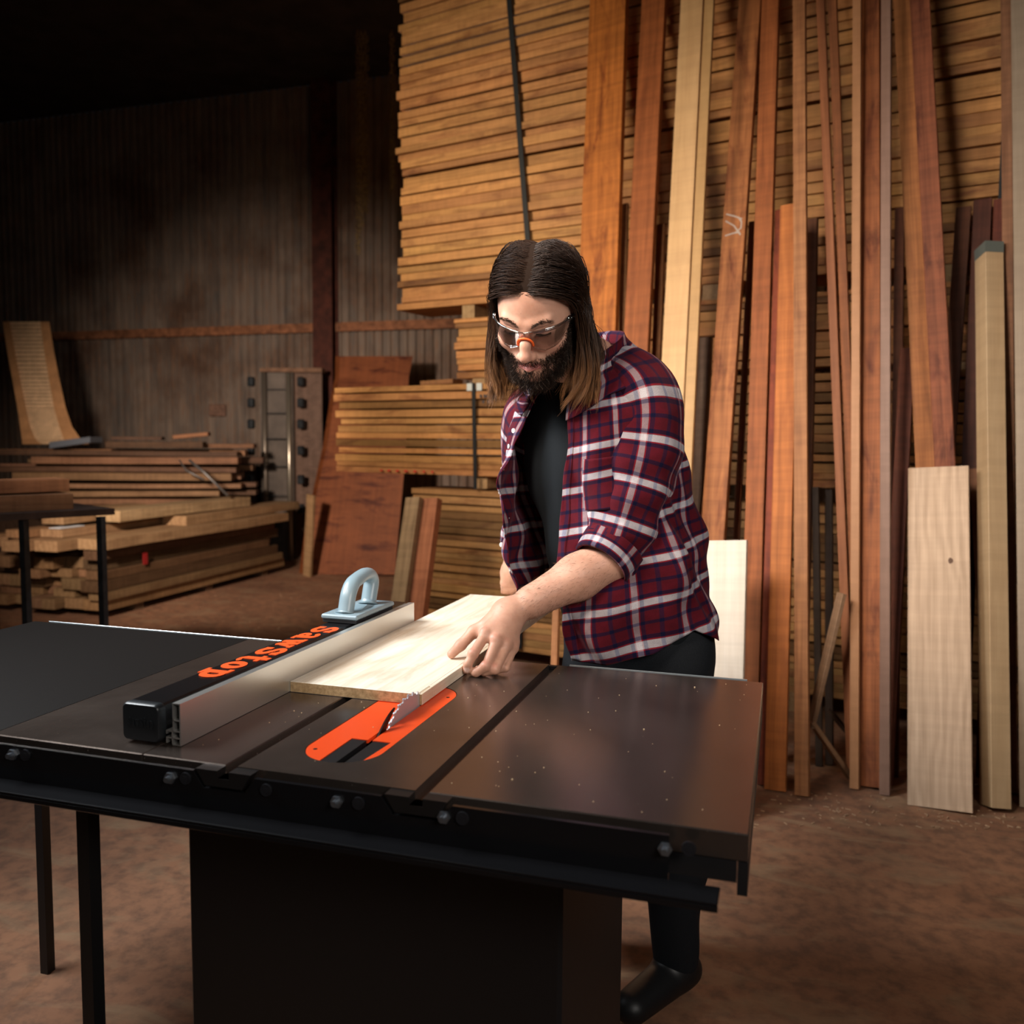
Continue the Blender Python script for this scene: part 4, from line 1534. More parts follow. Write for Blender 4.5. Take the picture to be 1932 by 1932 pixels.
class Clay:
    def __init__(s, base_k=.012):
        s.p = []
        s.k = base_k
    def add(s, fn, c, R, k=None, op='u'):
        s.p.append((fn, np.asarray(c, float), R, k or s.k, op))
        return s
    def cone(s, a, b, ra, rb, k=None, op='u', flat=None, fs=1.0):
        a = np.asarray(a, float); b = np.asarray(b, float)
        ba = b - a; L2 = max(ba @ ba, 1e-9)
        fl = None if flat is None else unit(flat)
        def f(P):
            pa = P - a
            t = np.clip(pa @ ba / L2, 0, 1)
            q = pa - t[:, None] * ba
            if fl is not None:
                q = q + ((q @ fl) * (1 / fs - 1))[:, None] * fl
            d = np.sqrt((q * q).sum(1)) - (ra + (rb - ra) * t)
            return d * (fs if fl is not None else 1)
        m = (a + b) / 2
        return s.add(f, m, np.linalg.norm(ba) / 2 + max(ra, rb), k, op)
    def ell(s, c, r, axes=None, k=None, op='u'):
        c = np.asarray(c, float); r = np.asarray(r, float)
        A = np.eye(3) if axes is None else np.asarray(axes, float)   # rows = axes
        def f(P):
            q = (P - c) @ A.T
            k0 = np.sqrt(((q / r) ** 2).sum(1)); k1 = np.sqrt(((q / (r * r)) ** 2).sum(1))
            return k0 * (k0 - 1) / np.maximum(k1, 1e-9)
        return s.add(f, c, r.max(), k, op)
    def chain(s, pts, rs, k=None):
        for i in range(len(pts) - 1):
            s.cone(pts[i], pts[i + 1], rs[i], rs[i + 1], k)
        return s
    def ev(s, P, sel=None, inflate=0.0):
        d = np.full(len(P), 1.0)
        for i, (fn, c, R, k, op) in enumerate(s.p):
            if sel is not None and not sel[i]:
                continue
            v = fn(P)
            if op == 'u':
                d = smin(d, v, k)
            elif op == 's':
                d = -smin(-d, v, k)
        return d - inflate
    def mesh(s, h, inflate=0.0, lo=None, hi=None):
        B = 16
        cs = np.array([c for _, c, R, k, op in s.p]); Rs = np.array([R for _, c, R, k, op in s.p])
        un = np.array([op == 'u' for *_, op in s.p])
        mn = (cs[un] - Rs[un, None]).min(0) - .03; mx = (cs[un] + Rs[un, None]).max(0) + .03
        if lo is not None: mn = np.maximum(mn, lo)
        if hi is not None: mx = np.minimum(mx, hi)
        nb = np.ceil((mx - mn) / (B * h)).astype(int)
        I = np.stack(np.meshgrid(*[np.arange(n) for n in nb], indexing='ij'), -1).reshape(-1, 3)
        C = mn + (I + .5) * B * h
        br = B * h * .87
        d0 = np.full(len(C), 1.0)
        for q in range(0, len(C), 200000):
            d0[q:q + 200000] = s.ev(C[q:q + 200000], None, inflate)
        act = np.abs(d0) < br * 1.35 + .004
        I = I[act]; C = C[act]
        g = np.arange(B + 1)
        G = np.stack(np.meshgrid(g, g, g, indexing='ij'), -1).reshape(-1, 3)
        BIG = 1 << 20
        key = lambda ijk: (ijk[:, 0].astype(np.int64) * BIG + ijk[:, 1]) * BIG + ijk[:, 2]
        VK, VP, EK = [], [], [[], [], []]
        ES = [[], [], []]
        for b, c in zip(I, C):
            sel = (np.linalg.norm(cs - c, axis=1) - Rs) < br + .05
            P = mn + (b * B + G) * h
            d = s.ev(P, sel, inflate).reshape(B + 1, B + 1, B + 1)
            sg = d < 0
            if sg.all() or not sg.any():
                continue
            cnt = np.zeros((B, B, B)); acc = np.zeros((B, B, B, 3))
            for ax in range(3):
                for o1 in (0, 1):
                    for o2 in (0, 1):
                        sl0 = [slice(0, B)] * 3; sl1 = [slice(0, B)] * 3
                        oth = [a for a in range(3) if a != ax]
                        for a_, o in zip(oth, (o1, o2)):
                            sl0[a_] = slice(o, B + o); sl1[a_] = slice(o, B + o)
                        sl1[ax] = slice(1, B + 1)
                        A_, B_ = d[tuple(sl0)], d[tuple(sl1)]
                        cr = (A_ < 0) != (B_ < 0)
                        t = np.where(cr, A_ / np.where(cr, A_ - B_, 1), 0)
                        cnt += cr
                        acc[..., ax] += t * cr
                        acc[..., oth[0]] += o1 * cr
                        acc[..., oth[1]] += o2 * cr
                # edges owned by this block
                sl0 = [slice(0, B)] * 3; sl1 = [slice(0, B)] * 3; sl1[ax] = slice(1, B + 1)
                A_, B_ = sg[tuple(sl0)], sg[tuple(sl1)]
                e = np.argwhere(A_ != B_)
                if len(e):
                    EK[ax].append(e + b * B)
                    ES[ax].append(A_[tuple(e.T)])
            w_ = np.argwhere(cnt > 0)
            cc = cnt[tuple(w_.T)]
            VP.append(mn + (w_ + b * B + acc[tuple(w_.T)] / cc[:, None]) * h)
            VK.append(key(w_ + b * B + 8))
        VK = np.concatenate(VK); VP = np.concatenate(VP)
        o = np.argsort(VK); VK = VK[o]; VP = VP[o]
        Fs = []
        for ax in range(3):
            if not EK[ax]: continue
            E_ = np.concatenate(EK[ax]) + 8; S_ = np.concatenate(ES[ax])
            oth = [(1, 2), (2, 0), (0, 1)][ax]
            ids = []
            ok = np.ones(len(E_), bool)
            for da, db in ((0, 0), (1, 0), (1, 1), (0, 1)):
                q = E_.copy(); q[:, oth[0]] -= da; q[:, oth[1]] -= db
                kk = key(q)
                p = np.searchsorted(VK, kk); p = np.minimum(p, len(VK) - 1)
                ok &= VK[p] == kk
                ids.append(p)
            Q = np.stack(ids, 1)[ok]; S_ = S_[ok]
            Q[~S_] = Q[~S_][:, ::-1]
            Fs.append(Q)
        return VP, np.concatenate(Fs)[:, ::-1]


def quads(name, V, Q, mat, parent=None, origin=None):
    V = np.asarray(V, np.float64)
    if parent is not None:
        off = ORIG[parent.name]
    else:
        off = np.asarray(origin, float) if origin is not None else np.zeros(3)
    me = bpy.data.meshes.new(name)
    me.vertices.add(len(V)); me.vertices.foreach_set('co', (V - off).astype(np.float32).ravel())
    n = Q.shape[1]
    me.loops.add(Q.size); me.loops.foreach_set('vertex_index', Q.astype(np.int32).ravel())
    me.polygons.add(len(Q)); me.polygons.foreach_set('loop_start', np.arange(0, Q.size, n, dtype=np.int32))
    try:
        me.polygons.foreach_set('loop_total', np.full(len(Q), n, np.int32))
    except Exception:
        pass
    me.update(calc_edges=True)
    me.validate()
    me.shade_smooth()
    me.materials.append(mat)
    o = bpy.data.objects.new(name, me)
    COL.objects.link(o)
    ORIG[o.name] = off
    if parent is not None:
        o.parent = parent
    else:
        o.location = off
    return o


def vcol(o, name, C):
    a = o.data.attributes.new(name, 'FLOAT_COLOR', 'POINT')
    C = np.asarray(C, np.float32)
    if C.shape[1] == 3:
        C = np.hstack([C, np.ones((len(C), 1), np.float32)])
    a.data.foreach_set('color', C.ravel())


# ================================================================== the woodworker
HC = at(1014, 582, 1.79)
psi, tht, rho = math.radians(19), math.radians(37), math.radians(5)
hf = unit((-math.sin(psi) * RH - math.cos(psi) * FH) * math.cos(tht) - math.sin(tht) * Z3)
hu = unit(Z3 - (Z3 @ hf) * hf)
hl = np.cross(hu, hf)
hu, hl = hu * math.cos(rho) + hl * math.sin(rho), hl * math.cos(rho) - hu * math.sin(rho)
HA = np.array([hl, hf, hu])                       # rows
HS = 1.02


def H(x, y, z):
    return HC + (hl * x + hf * y + hu * z) * HS


def toH(P):
    return (P - HC) @ HA.T / HS


head = Clay(.012)
def he(c, r, k=None, op='u', ax=None):
    head.ell(H(*c), np.array(r) * HS, HA if ax is None else ax, k, op)
def hc(a, b, ra, rb, k=None, op='u'):
    head.cone(H(*a), H(*b), ra * HS, rb * HS, k, op)


he((0, -.012, .034), (.0765, .096, .086))
he((0, .030, -.02), (.064, .060, .085), .03)
he((0, .040, -.078), (.044, .044, .036), .03)
hc((-.050, .0, -.062), (-.018, .066, -.098), .020, .018, .025)
hc((.050, .0, -.062), (.018, .066, -.098), .020, .018, .025)
he((0, .076, -.100), (.022, .018, .017), .018)
hc((-.040, .073, .018), (-.012, .085, .013), .0085, .0095, .012)
hc((.040, .073, .018), (.012, .085, .013), .0085, .0095, .012)
for s in (-1, 1):
    he((s * .033, .098, -.006), (.020, .018, .014), .012, 's')
    he((s * .0315, .0735, -.0045), (.0135, .0135, .0125), .004)
    hc((s * .020, .083, .0005), (s * .045, .075, -.0015), .0048, .0042, .004)      # upper lid
    hc((s * .021, .083, -.0125), (s * .044, .075, -.0125), .0040, .0036, .004)
    he((s * .043, .056, -.034), (.026, .024, .022), .018)
    # ears
    he((s * .0805, -.008, -.012), (.0075, .0185, .0315), .006)
    he((s * .0885, -.004, -.008), (.006, .0105, .019), .004, 's')
    he((s * .0112, .1010, -.0475), (.0082, .0102, .0078), .007)                     # nose wings
hc((0, .083, .010), (0, .103, -.022), .0078, .0092, .012)
hc((0, .103, -.022), (0, .1135, -.041), .0092, .0105, .008)
he((0, .1135, -.0425), (.0104, .0102, .0098), .006)
for s in (-1, 1):
    he((s * .0062, .1075, -.0535), (.0036, .0055, .004), .002, 's')
he((0, .084, -.062), (.026, .014, .013), .014)
for s in (-1, 1):
    hc((s * .004, .0965, -.0665), (s * .021, .0875, -.0695), .0040, .0022, .003)
hc((-.018, .0895, -.0765), (0, .0965, -.0790), .0038, .0062, .003)
hc((.018, .0895, -.0765), (0, .0965, -.0790), .0038, .0062, .003)
hc((-.021, .0955, -.0728), (.021, .0955, -.0728), .0012, .0012, .002, 's')
NK = at(1112, 700, 1.985)
head.cone(NK, H(0, -.025, -.055), .066, .060, .03)

LS, RS_ = at(1210, 762, 1.90), at(1012, 785, 2.12)
LE = at(1166, 1048, 1.868)
LW = np.array([.047, .662, .968])
fdir = unit(LW - LE)
Lv = unit(LS - RS_)                      # towards his left
Lh = unit(np.array([Lv[0], Lv[1], 0]))
Fv = np.array([Lh[1], -Lh[0], 0.0])      # his front
if Fv @ FH > 0: Fv = -Fv
BA = np.array([Lh, Fv, Z3])
BX_ = 0
PEL = at(1203, 1185, 2.02)
arms = Clay(.02)
arms.chain([LS, LE], [.060, .050], .03)
arms.cone(LE, LE * .62 + LW * .38, .0495, .0455, .02).cone(LE * .62 + LW * .38, LE * .2 + LW * .8, .0455, .0335, .02)
wflat = unit(np.cross(fdir, np.cross(fdir, Z3)))
arms.cone(LE * .2 + LW * .8, LW, .0335, .0315, .015, flat=wflat, fs=.82)
# left hand
def P3(x, y, z): return np.array([x, y, z])
iM, iP, iD, iT = P3(.020, .594, .9385), P3(.0105, .551, .9085), P3(.0015, .542, .8895), P3(-.0010, .5435, .8775)
mM, mP, mD, mT = P3(.044, .591, .928), P3(.0370, .5485, .8865), P3(.0180, .5435, .8745), P3(.0055, .553, .8730)
rM, rP, rD, rT = P3(.060, .604, .917), P3(.0525, .558, .8790), P3(.0310, .5555, .8735), P3(.0130, .570, .8730)
qM, qP, qD, qT = P3(.068, .622, .907), P3(.0645, .583, .8770), P3(.0450, .578, .8720), P3(.0290, .588, .8720)
tC, tM_, tI, tT = P3(.018, .642, .952), P3(-.0170, .629, .934), P3(-.0380, .609, .908), P3(-.0500, .590, .8935)
hand = Clay(.010)
hand.cone(LW, iM, .025, .0118, .02).cone(LW, mM, .025, .0122, .02).cone(LW, rM, .024, .0112, .02).cone(LW, qM, .022, .0100, .018)
hand.cone(iM + (LW - iM) * .25 + P3(0, 0, -.008), qM + (LW - qM) * .25 + P3(0, 0, -.008), .014, .013, .012)
hand.chain([iM, iP], [.0110, .0094], .007).chain([iP, iD, iT], [.0094, .0084, .0078], .004)
hand.chain([mM, mP], [.0112, .0096], .007).chain([mP, mD, mT], [.0096, .0086, .0080], .004)
hand.chain([rM, rP], [.0104, .0090], .006).chain([rP, rD, rT], [.0090, .0082, .0076], .004)
hand.chain([qM, qP], [.0092, .0078], .006).chain([qP, qD, qT], [.0078, .0072, .0068], .004)
hand.chain([LW + P3(-.012, -.006, -.004), tC], [.024, .0165], .015).chain([tC, tM_], [.0165, .0122], .012).chain([tM_, tI, tT], [.0122, .0108, .0090], .006)
hand.cone(tM_ + P3(.012, .004, -.004), iM + P3(-.002, .012, -.008), .008, .010, .012)      # web of the thumb
for K_ in (iM, mM, rM, qM):
    hand.ell(K_ + P3(-.001, -.003, .004), (.0098, .0098, .0088), None, .006)
for K_ in (iP, mP, rP):
    hand.ell(K_ + P3(-.002, -.002, .0012), (.0094, .0094, .0090), None, .004)
# right arm and hand at the far end of the board
RE_, RW_ = at(1000, 960, 2.34), at(968, 1082, 2.40)
arms.chain([RS_, RE_, RE_ * .5 + RW_ * .5, RW_], [.058, .048, .042, .030], .025)
rh = []
bz = T + .0198
for i, (u_, v_, L_) in enumerate(((950, 1108, 0), (957, 1112, 0), (965, 1113, 0), (973, 1112, 0))):
    k_ = at(u_ + 2, 1100, 2.40); t_ = onz(u_, 1117 + i * .8, bz + .009)
    hand.cone(RW_, k_, .026, .011, .018)
    md = (k_ + t_) / 2 + Z3 * .006 - FH * .012
    hand.chain([k_, md, t_], [.0105, .0092, .008], .004)
torso = Clay(.04)
torso.ell(at(1112, 860, 2.0), (.160, .118, .20), BA)
torso.cone(LS * .82 + RS_ * .18 + Z3 * .0, LS * .18 + RS_ * .82, .066, .066, .05)
torso.cone(NK, NK * .5 + (LS + RS_) * .25 - Z3 * .02, .07, .09, .05)
torso.ell(at(1150, 1010, 2.005), (.150, .125, .17), BA)
torso.ell(PEL, (.165, .125, .13), BA)
legs = Clay(.03)
hipL, hipR = PEL + Lh * .085 - Z3 * .06, PEL - Lh * .085 - Z3 * .06
anL, anR = np.array([.36, 1.02, .09]), np.array([.08, 1.10, .09])
for hp_, an_ in ((hipL, anL), (hipR, anR)):
    kn_ = (hp_ + an_) / 2 + Fv * .03 + Z3 * .03
    legs.chain([hp_, kn_, kn_ * .6 + an_ * .4 - Fv * .02, an_], [.088, .062, .057, .042], .03)
    legs.cone(an_ - Z3 * .035, an_ + Fv * .15 - Z3 * .045, .040, .034, .03, flat=Z3, fs=.8)

body = Clay()
body.p = torso.p + arms.p + hand.p + head.p + legs.p
V, Q = body.mesh(.0024)
Hx = toH(V)


def skin_mat():
    m, nt, b = new_mat('skin', (.62, .36, .26), .48, 0, .4)
    k = NT(nt)
    a = k.n('ShaderNodeAttribute', attribute_name='tint')
    tc = k.n('ShaderNodeTexCoord')
    n1 = k.noise(tc.outputs['Object'], 38, 4, .6)
    n2 = k.noise(tc.outputs['Object'], 260, 3, .6)
    c = k.mix(1.0, a.outputs['Color'], k.ramp(n1, [(.3, (.86, .80, .78)), (.7, (1.06, 1.06, 1.06))]), 'MULTIPLY')
    sp = k.noise(tc.outputs['Object'], 120, 1, .3)
    c = k.mix(k.ramp(sp, [(.77, (0, 0, 0)), (.82, (.4, .4, .4))]), c, (.22, .09, .05))
    k.l(c, b.inputs['Base Color'])
    b.inputs['Subsurface Weight'].default_value = .12
    b.inputs['Subsurface Radius'].default_value = (.8, .3, .15)
    b.inputs['Subsurface Scale'].default_value = .008
    k.bump(n2, .22, .0007, b)
    return m


SKIN = skin_mat()
base_c = np.array([.60, .335, .235])
C = np.tile(base_c, (len(V), 1))
def blend(mask, col):
    global C
    m = np.clip(mask, 0, 1)[:, None]
    C = C * (1 - m) + np.asarray(col) * m
def gm(P, c, r):
    return np.exp(-(((P - np.asarray(c)) / np.asarray(r)) ** 2).sum(1))
hm = (np.linalg.norm(Hx, axis=1) < .16)
lip = hm * (np.abs(Hx[:, 0]) < .0235) * (Hx[:, 1] > .080) * np.clip(1.6 - np.abs(Hx[:, 2] + .0725 + .10 * np.abs(Hx[:, 0])) / .0068, 0, 1)
blend(lip * .95, (.62, .23, .21))
blend(hm * gm(Hx, (0, .112, -.042), (.014, .02, .014)) * .35, (.66, .26, .19))
for s in (-1, 1):
    blend(hm * gm(Hx, (s * .045, .06, -.032), (.022, .05, .018)) * .25, (.62, .27, .2))
    blend(hm * gm(Hx, (s * .032, .085, -.008), (.016, .03, .008)) * .35, (.36, .17, .13))
for K_ in (iM, mM, rM, qM, iP, mP, rP):
    blend(gm(V, K_ + P3(-.002, -.005, .008), .008 * np.ones(3)) * .45, (.62, .22, .17))
# nail of the index finger
nd = unit(iT - iD)
nn = unit(np.cross(nd, np.cross(unit(CAMP - iT), nd)))
nc_ = iT * .75 + iD * .25 + nn * .0075
blend((gm(V, nc_, .0058 * np.ones(3)) > .38) * .9, (.80, .58, .50))
person = quads('person', V, Q, SKIN, origin=(.24, 1.0, 0))
vcol(person, 'tint', C)
tag(person, 'long-haired bearded man in a red plaid shirt leaning over the saw, guiding the board', 'person')

# ---------------------------------------------------------------- clothes
BLACKC = simple('black_cotton', (.005, .007, .009), .85, 0, .2, nscale=900, namt=.3)
JEAN = simple('black_denim', (.010, .012, .015), .8, 0, .2, nscale=600, namt=.4)
ts = Clay(.05)
ts.p = torso.p[:1] + torso.p[1:5]
ts.ell(at(1182, 1130, 2.01), (.16, .125, .10), BA)
ts.chain([LS, LS * .6 + LE * .4], [.062, .06], .03).chain([RS_, RS_ * .6 + RE_ * .4], [.062, .06], .03)
V, Q = ts.mesh(.005, inflate=.006)
nkm = V[:, 2] > 1.0
# cut the neck opening, add drapery folds
fold = np.array([mnoise.noise(Vector((p[0] * 9 + p[2] * 2.0, p[1] * 9, p[2] * 2.2))) for p in V])
ctr = np.array([.17, .94])
rad = V[:, :2] - ctr
rad /= np.linalg.norm(rad, axis=1)[:, None] + 1e-6
fd2 = np.sin(V[:, 0] * 55 - V[:, 2] * 14 + 3 * fold) * np.clip((1.36 - V[:, 2]) * 5, 0, 1)
V[:, :2] += rad * (fold * .010 + fd2 * .0035)[:, None]
keep = ~((np.linalg.norm(V - (NK + Z3 * .03 + Fv * .02), axis=1) < .078))
kq = keep[Q].all(1)
quads('t_shirt', V, Q[kq], BLACKC, person)
tr = Clay(.03)
tr.ell(PEL + Z3 * -.005, (.166, .128, .115), BA)
tr.p += legs.p[:3] + legs.p[4:7]
V, Q = tr.mesh(.006, inflate=.012)
fold = np.array([mnoise.noise(Vector((p[0] * 8, p[1] * 8, p[2] * 9))) for p in V])
V[:, :2] += (V[:, :2] - PEL[:2]) * (fold * .05)[:, None]
quads('trousers', V, Q, JEAN, person)
for an_ in (anL, anR):
    sh = Clay(.02)
    sh.cone(an_ - Z3 * .035 - Fv * .02, an_ + Fv * .17 - Z3 * .045, .052, .042, flat=Z3, fs=.85)
    sh.cone(an_ - Z3 * .02, an_ + Z3 * .03, .050, .048)
    V, Q = sh.mesh(.005)
    V[:, 2] = np.maximum(V[:, 2], .001)
    quads('shoe', V, Q, BLKR, person)


def plaid_mat():
    m, nt, b = new_mat('plaid_flannel', (.3, .02, .03), .9, 0, .15)
    k = NT(nt)
    uv = k.n('ShaderNodeUVMap', uv_map='UVMap')
    sep = k.n('ShaderNodeSeparateXYZ')
    k.l(uv.outputs[0], sep.inputs[0])
    MAR, NAV, WHT0, RED = (.082, .0036, .0100), (.008, .010, .045), (.62, .63, .66), (.28, .012, .02)
    DKR = (.062, .006, .011)
    def stripes(t, wide, WHT=None):
        WHT = WHT or WHT0
        f = k.math('FRACT', t)
        w = wide
        st = [(0, WHT), (w, WHT), (w + .012, RED), (w + .03, RED), (w + .042, NAV), (w + .12, NAV), (w + .135, MAR), (.45, MAR), (.463, DKR), (.475, NAV), (.545, NAV), (.557, DKR), (.57, MAR),
              (1 - w - .135, MAR), (1 - w - .12, NAV), (1 - w - .042, NAV), (1 - w - .03, RED), (1 - w - .012, RED), (1 - w, WHT)]
        return k.ramp(f, st)
    per = .088
    a = stripes(k.math('MULTIPLY', sep.outputs[1], 1 / per), .072)
    b_ = stripes(k.math('MULTIPLY', sep.outputs[0], 1 / per), .06, (.46, .38, .40))
    # weave: weft shows a bit more than warp
    c = k.mix(.47, a, b_)
    def navymask(t, w):
        f = k.math('FRACT', t)
        return k.ramp(f, [(w + .03, (1, 1, 1)), (w + .045, (.45, .45, .6)), (w + .115, (.45, .45, .6)), (w + .13, (1, 1, 1)), (.462, (1, 1, 1)), (.475, (.5, .5, .7)), (.545, (.5, .5, .7)), (.558, (1, 1, 1)),
                           (1 - w - .13, (1, 1, 1)), (1 - w - .115, (.45, .45, .6)), (1 - w - .045, (.45, .45, .6)), (1 - w - .03, (1, 1, 1))])
    c = k.mix(1.0, c, navymask(k.math('MULTIPLY', sep.outputs[1], 1 / per), .072), 'MULTIPLY')
    c = k.mix(.6, c, navymask(k.math('MULTIPLY', sep.outputs[0], 1 / per), .06), 'MULTIPLY')
    tc = k.n('ShaderNodeTexCoord')
    n1 = k.noise(uv.outputs[0], 900, 2, .6)
    n2 = k.noise(uv.outputs[0], 60, 3, .6)
    c = k.mix(1.0, c, k.ramp(n1, [(.3, (.70, .70, .70)), (.7, (1.25, 1.25, 1.25))]), 'MULTIPLY')
    c = k.mix(1.0, c, k.ramp(n2, [(.3, (.85, .85, .85)), (.7, (1.1, 1.1, 1.1))]), 'MULTIPLY')
    k.l(c, b.inputs['Base Color'])
    b.inputs['Sheen Weight'].default_value = .15
    b.inputs['Sheen Roughness'].default_value = .5
    b.inputs['Sheen Tint'].default_value = (.6, .3, .35, 1)
    k.bump(n1, .3, .0006, b)
    return m


PLAID = plaid_mat()


def cr1(P, x):
    """Catmull-Rom through the rows of P at x in [0, n-1]; P (n, ...)"""
    n = len(P)
    i = np.clip(np.floor(x).astype(int), 0, n - 2)
    t = (x - i)
    g = lambda j: P[np.clip(j, 0, n - 1)]
    sh = (slice(None),) + (None,) * (P.ndim - 1)
    t = t[sh]
    a, b, c, d = g(i - 1), g(i), g(i + 1), g(i + 2)
    return .5 * ((2 * b) + (-a + c) * t + (2 * a - 5 * b + 4 * c - d) * t ** 2 + (-a + 3 * b - 3 * c + d) * t ** 3)


RINGS = [
    (1.545, (.128, .90), .55, [(.045, .070), (.058, .05), (.066, .015), (.062, -.025), (.045, -.058), (0, -.072), (-.045, -.058), (-.066, -.01), (-.060, .05), (-.02, .078)]),
    (1.49, (.135, .905), .55, [(.050, .085), (.070, .065), (.082, .02), (.080, -.03), (.060, -.068), (0, -.085), (-.060, -.068), (-.082, -.01), (-.070, .055), (-.025, .095)]),
    (1.465, (.14, .91), .45, [(.055, .105), (.10, .090), (.130, .03), (.130, -.03), (.095, -.085), (0, -.105), (-.09, -.085), (-.125, -.02), (-.09, .08), (-.035, .12)]),
    (1.41, (.145, .92), .3, [(.06, .13), (.115, .115), (.170, .06), (.180, -.02), (.150, -.11), (0, -.14), (-.15, -.11), (-.19, 0), (-.13, .10), (-.05, .145)]),
    (1.33, (.15, .93), .12, [(.06, .14), (.12, .13), (.178, .07), (.195, -.01), (.165, -.11), (0, -.16), (-.15, -.12), (-.2, 0), (-.155, .10), (-.072, .172)]),
    (1.20, (.175, .94), 0, [(.018, .148), (.10, .145), (.17, .085), (.20, 0), (.16, -.12), (0, -.16), (-.15, -.13), (-.2, 0), (-.175, .10), (-.118, .205)]),
    (1.05, (.215, .945), 0, [(0, .19), (.09, .17), (.17, .09), (.205, 0), (.15, -.12), (0, -.15), (-.14, -.13), (-.19, 0), (-.18, .11), (-.135, .215)]),
    (.94, (.245, .95), 0, [(0, .232), (.08, .195), (.16, .105), (.20, 0), (.14, -.11), (0, -.15), (-.14, -.13), (-.19, 0), (-.18, .12), (-.15, .22)]),
    (.84, (.262, .952), 0, [(.005, .232), (.08, .185), (.15, .10), (.185, 0), (.12, -.10), (0, -.15), (-.14, -.13), (-.18, 0), (-.18, .12), (-.16, .22)])]
RZ = np.array([r[0] for r in RINGS]); RC = np.array([r[1] for r in RINGS]); RTL = np.array([r[2] for r in RINGS]); RP = np.array([r[3] for r in RINGS])
HEM_S = np.array([0, .10, .2, .3, .36, .5, .65, .8, 1.0]); HEM_Z = np.array([.858, .856, .880, .925, .895, .875, .93, .935, .955])
ZTOP = 1.49


def shirtP(s, t, folds=True):
    """s 0..1 from his left front edge round the back to the right front edge, t 0..1 top to hem"""
    s = np.asarray(s, float); t = np.asarray(t, float)
    ze = np.interp(s, HEM_S, HEM_Z)
    z = ZTOP + (ze - ZTOP) * t
    x = np.interp(-z, -RZ, np.arange(len(RZ)))
    pts = cr1(RP, x)                  # (n, 10, 2)
    cc = cr1(RC, x); tl = np.interp(-z, -RZ, RTL)
    ss = s * 9
    i = np.clip(np.floor(ss).astype(int), 0, 8); f = ss - i
    idx = np.arange(len(s))
    g = lambda j: pts[idx, np.clip(j, 0, 9)]
    a, b, c, d = g(i - 1), g(i), g(i + 1), g(i + 2)
    f = f[:, None]
    lf = .5 * ((2 * b) + (-a + c) * f + (2 * a - 5 * b + 4 * c - d) * f ** 2 + (-a + 3 * b - 3 * c + d) * f ** 3)
    P = np.zeros((len(s), 3))
    P[:, :2] = cc
    if folds:
        k = np.interp(t, [0, .15, .4, 1], [0, .3, .8, 1.0])
        fo = .007 * np.sin(s * 46 + t * 3.0 + 1.2 * np.sin(t * 7)) + .006 * np.sin(s * 29 - t * 11 + 2) + .005 * np.sin(s * 17 + t * 21) + .0035 * np.sin(s * 61 - t * 33 + 2 * np.sin(s * 19))
        lf = lf * (1 + (fo * k / .19))[:, None]
    P += lf[:, :1] * Lh + lf[:, 1:] * Fv
    P[:, 2] = z - tl * lf[:, 1]
    return P


def grid_mesh(name, P, UVs, mat, parent, thick=.0018, close=False, off=1.0):
    """P (n, m, 3) grid"""
    n, m = P.shape[:2]
    V = P.reshape(-1, 3)
    ii, jj = np.meshgrid(np.arange(n - 1), np.arange(m - 1), indexing='ij')
    a = (ii * m + jj).ravel(); Q = np.stack([a, a + 1, a + m + 1, a + m], 1)
    o = quads(name, V, Q, mat, parent)
    uvl = o.data.uv_layers.new(name='UVMap')
    li = np.zeros(len(o.data.loops), np.int32)
    o.data.loops.foreach_get('vertex_index', li)
    uvl.data.foreach_set('uv', UVs.reshape(-1, 2)[li].astype(np.float32).ravel())
    if thick:
        md = o.modifiers.new('cloth', 'SOLIDIFY')
        md.thickness = thick
        md.offset = off
    return o


def path_uv(P, u0=0.0, v0=0.0, useg=None):
    du = np.linalg.norm(np.diff(P, axis=1), axis=2); dv = np.linalg.norm(np.diff(P, axis=0), axis=2)
    U = np.concatenate([np.zeros((P.shape[0], 1)), np.cumsum(du, 1)], 1)
    Vv = np.concatenate([np.zeros((1, P.shape[1])), np.cumsum(dv, 0)], 0)
    return U, Vv


NS, NTt = 170, 150
sg_, tg_ = np.meshgrid(np.linspace(0, 1, NS), np.linspace(0, 1, NTt))
SP = shirtP(sg_.ravel(), tg_.ravel()).reshape(NTt, NS, 3)
U, Vv = path_uv(SP)
UTILT = lambda u: .20 * np.minimum(u, .42)
umid = U[NTt // 2][None, :].repeat(NTt, 0)
uv_s = np.stack([umid + .03, -(SP[..., 2]) * 1.02 + UTILT(U)], -1)
shirt = grid_mesh('plaid_shirt', SP, uv_s, PLAID, person)
shirt['label'] = 'red, navy and white plaid flannel shirt worn open'


def shirt_patch(name, s0, s1, t0, t1, off, n=24, m=30, parent=None, thick=.0015):
    s_, t_ = np.meshgrid(np.linspace(s0, s1, n), np.linspace(t0, t1, m))
    s_, t_ = s_.ravel(), t_.ravel()
    P = shirtP(s_, t_); e = 1e-3
    A = shirtP(np.clip(s_ + e, 0, 1), t_) - shirtP(np.clip(s_ - e, 0, 1), t_)
    B_ = shirtP(s_, t_ + e) - shirtP(s_, t_ - e)
    N = np.cross(A, B_); N /= np.linalg.norm(N, axis=1)[:, None]
    ctr3 = np.stack([np.full(len(P), PEL[0]), np.full(len(P), PEL[1]), P[:, 2]], 1)
    sgn = np.sign((N * (P - ctr3)).sum(1))
    P = P + N * (off * sgn)[:, None]
    uu = np.interp(s_, np.linspace(0, 1, NS), U[NTt // 2]) + .03
    uv = np.stack([uu, -P[:, 2] * 1.02 + UTILT(uu - .03)], -1)
    return grid_mesh(name, P.reshape(m, n, 3), uv.reshape(m, n, 2), PLAID, parent or person, thick), P.reshape(m, n, 3)


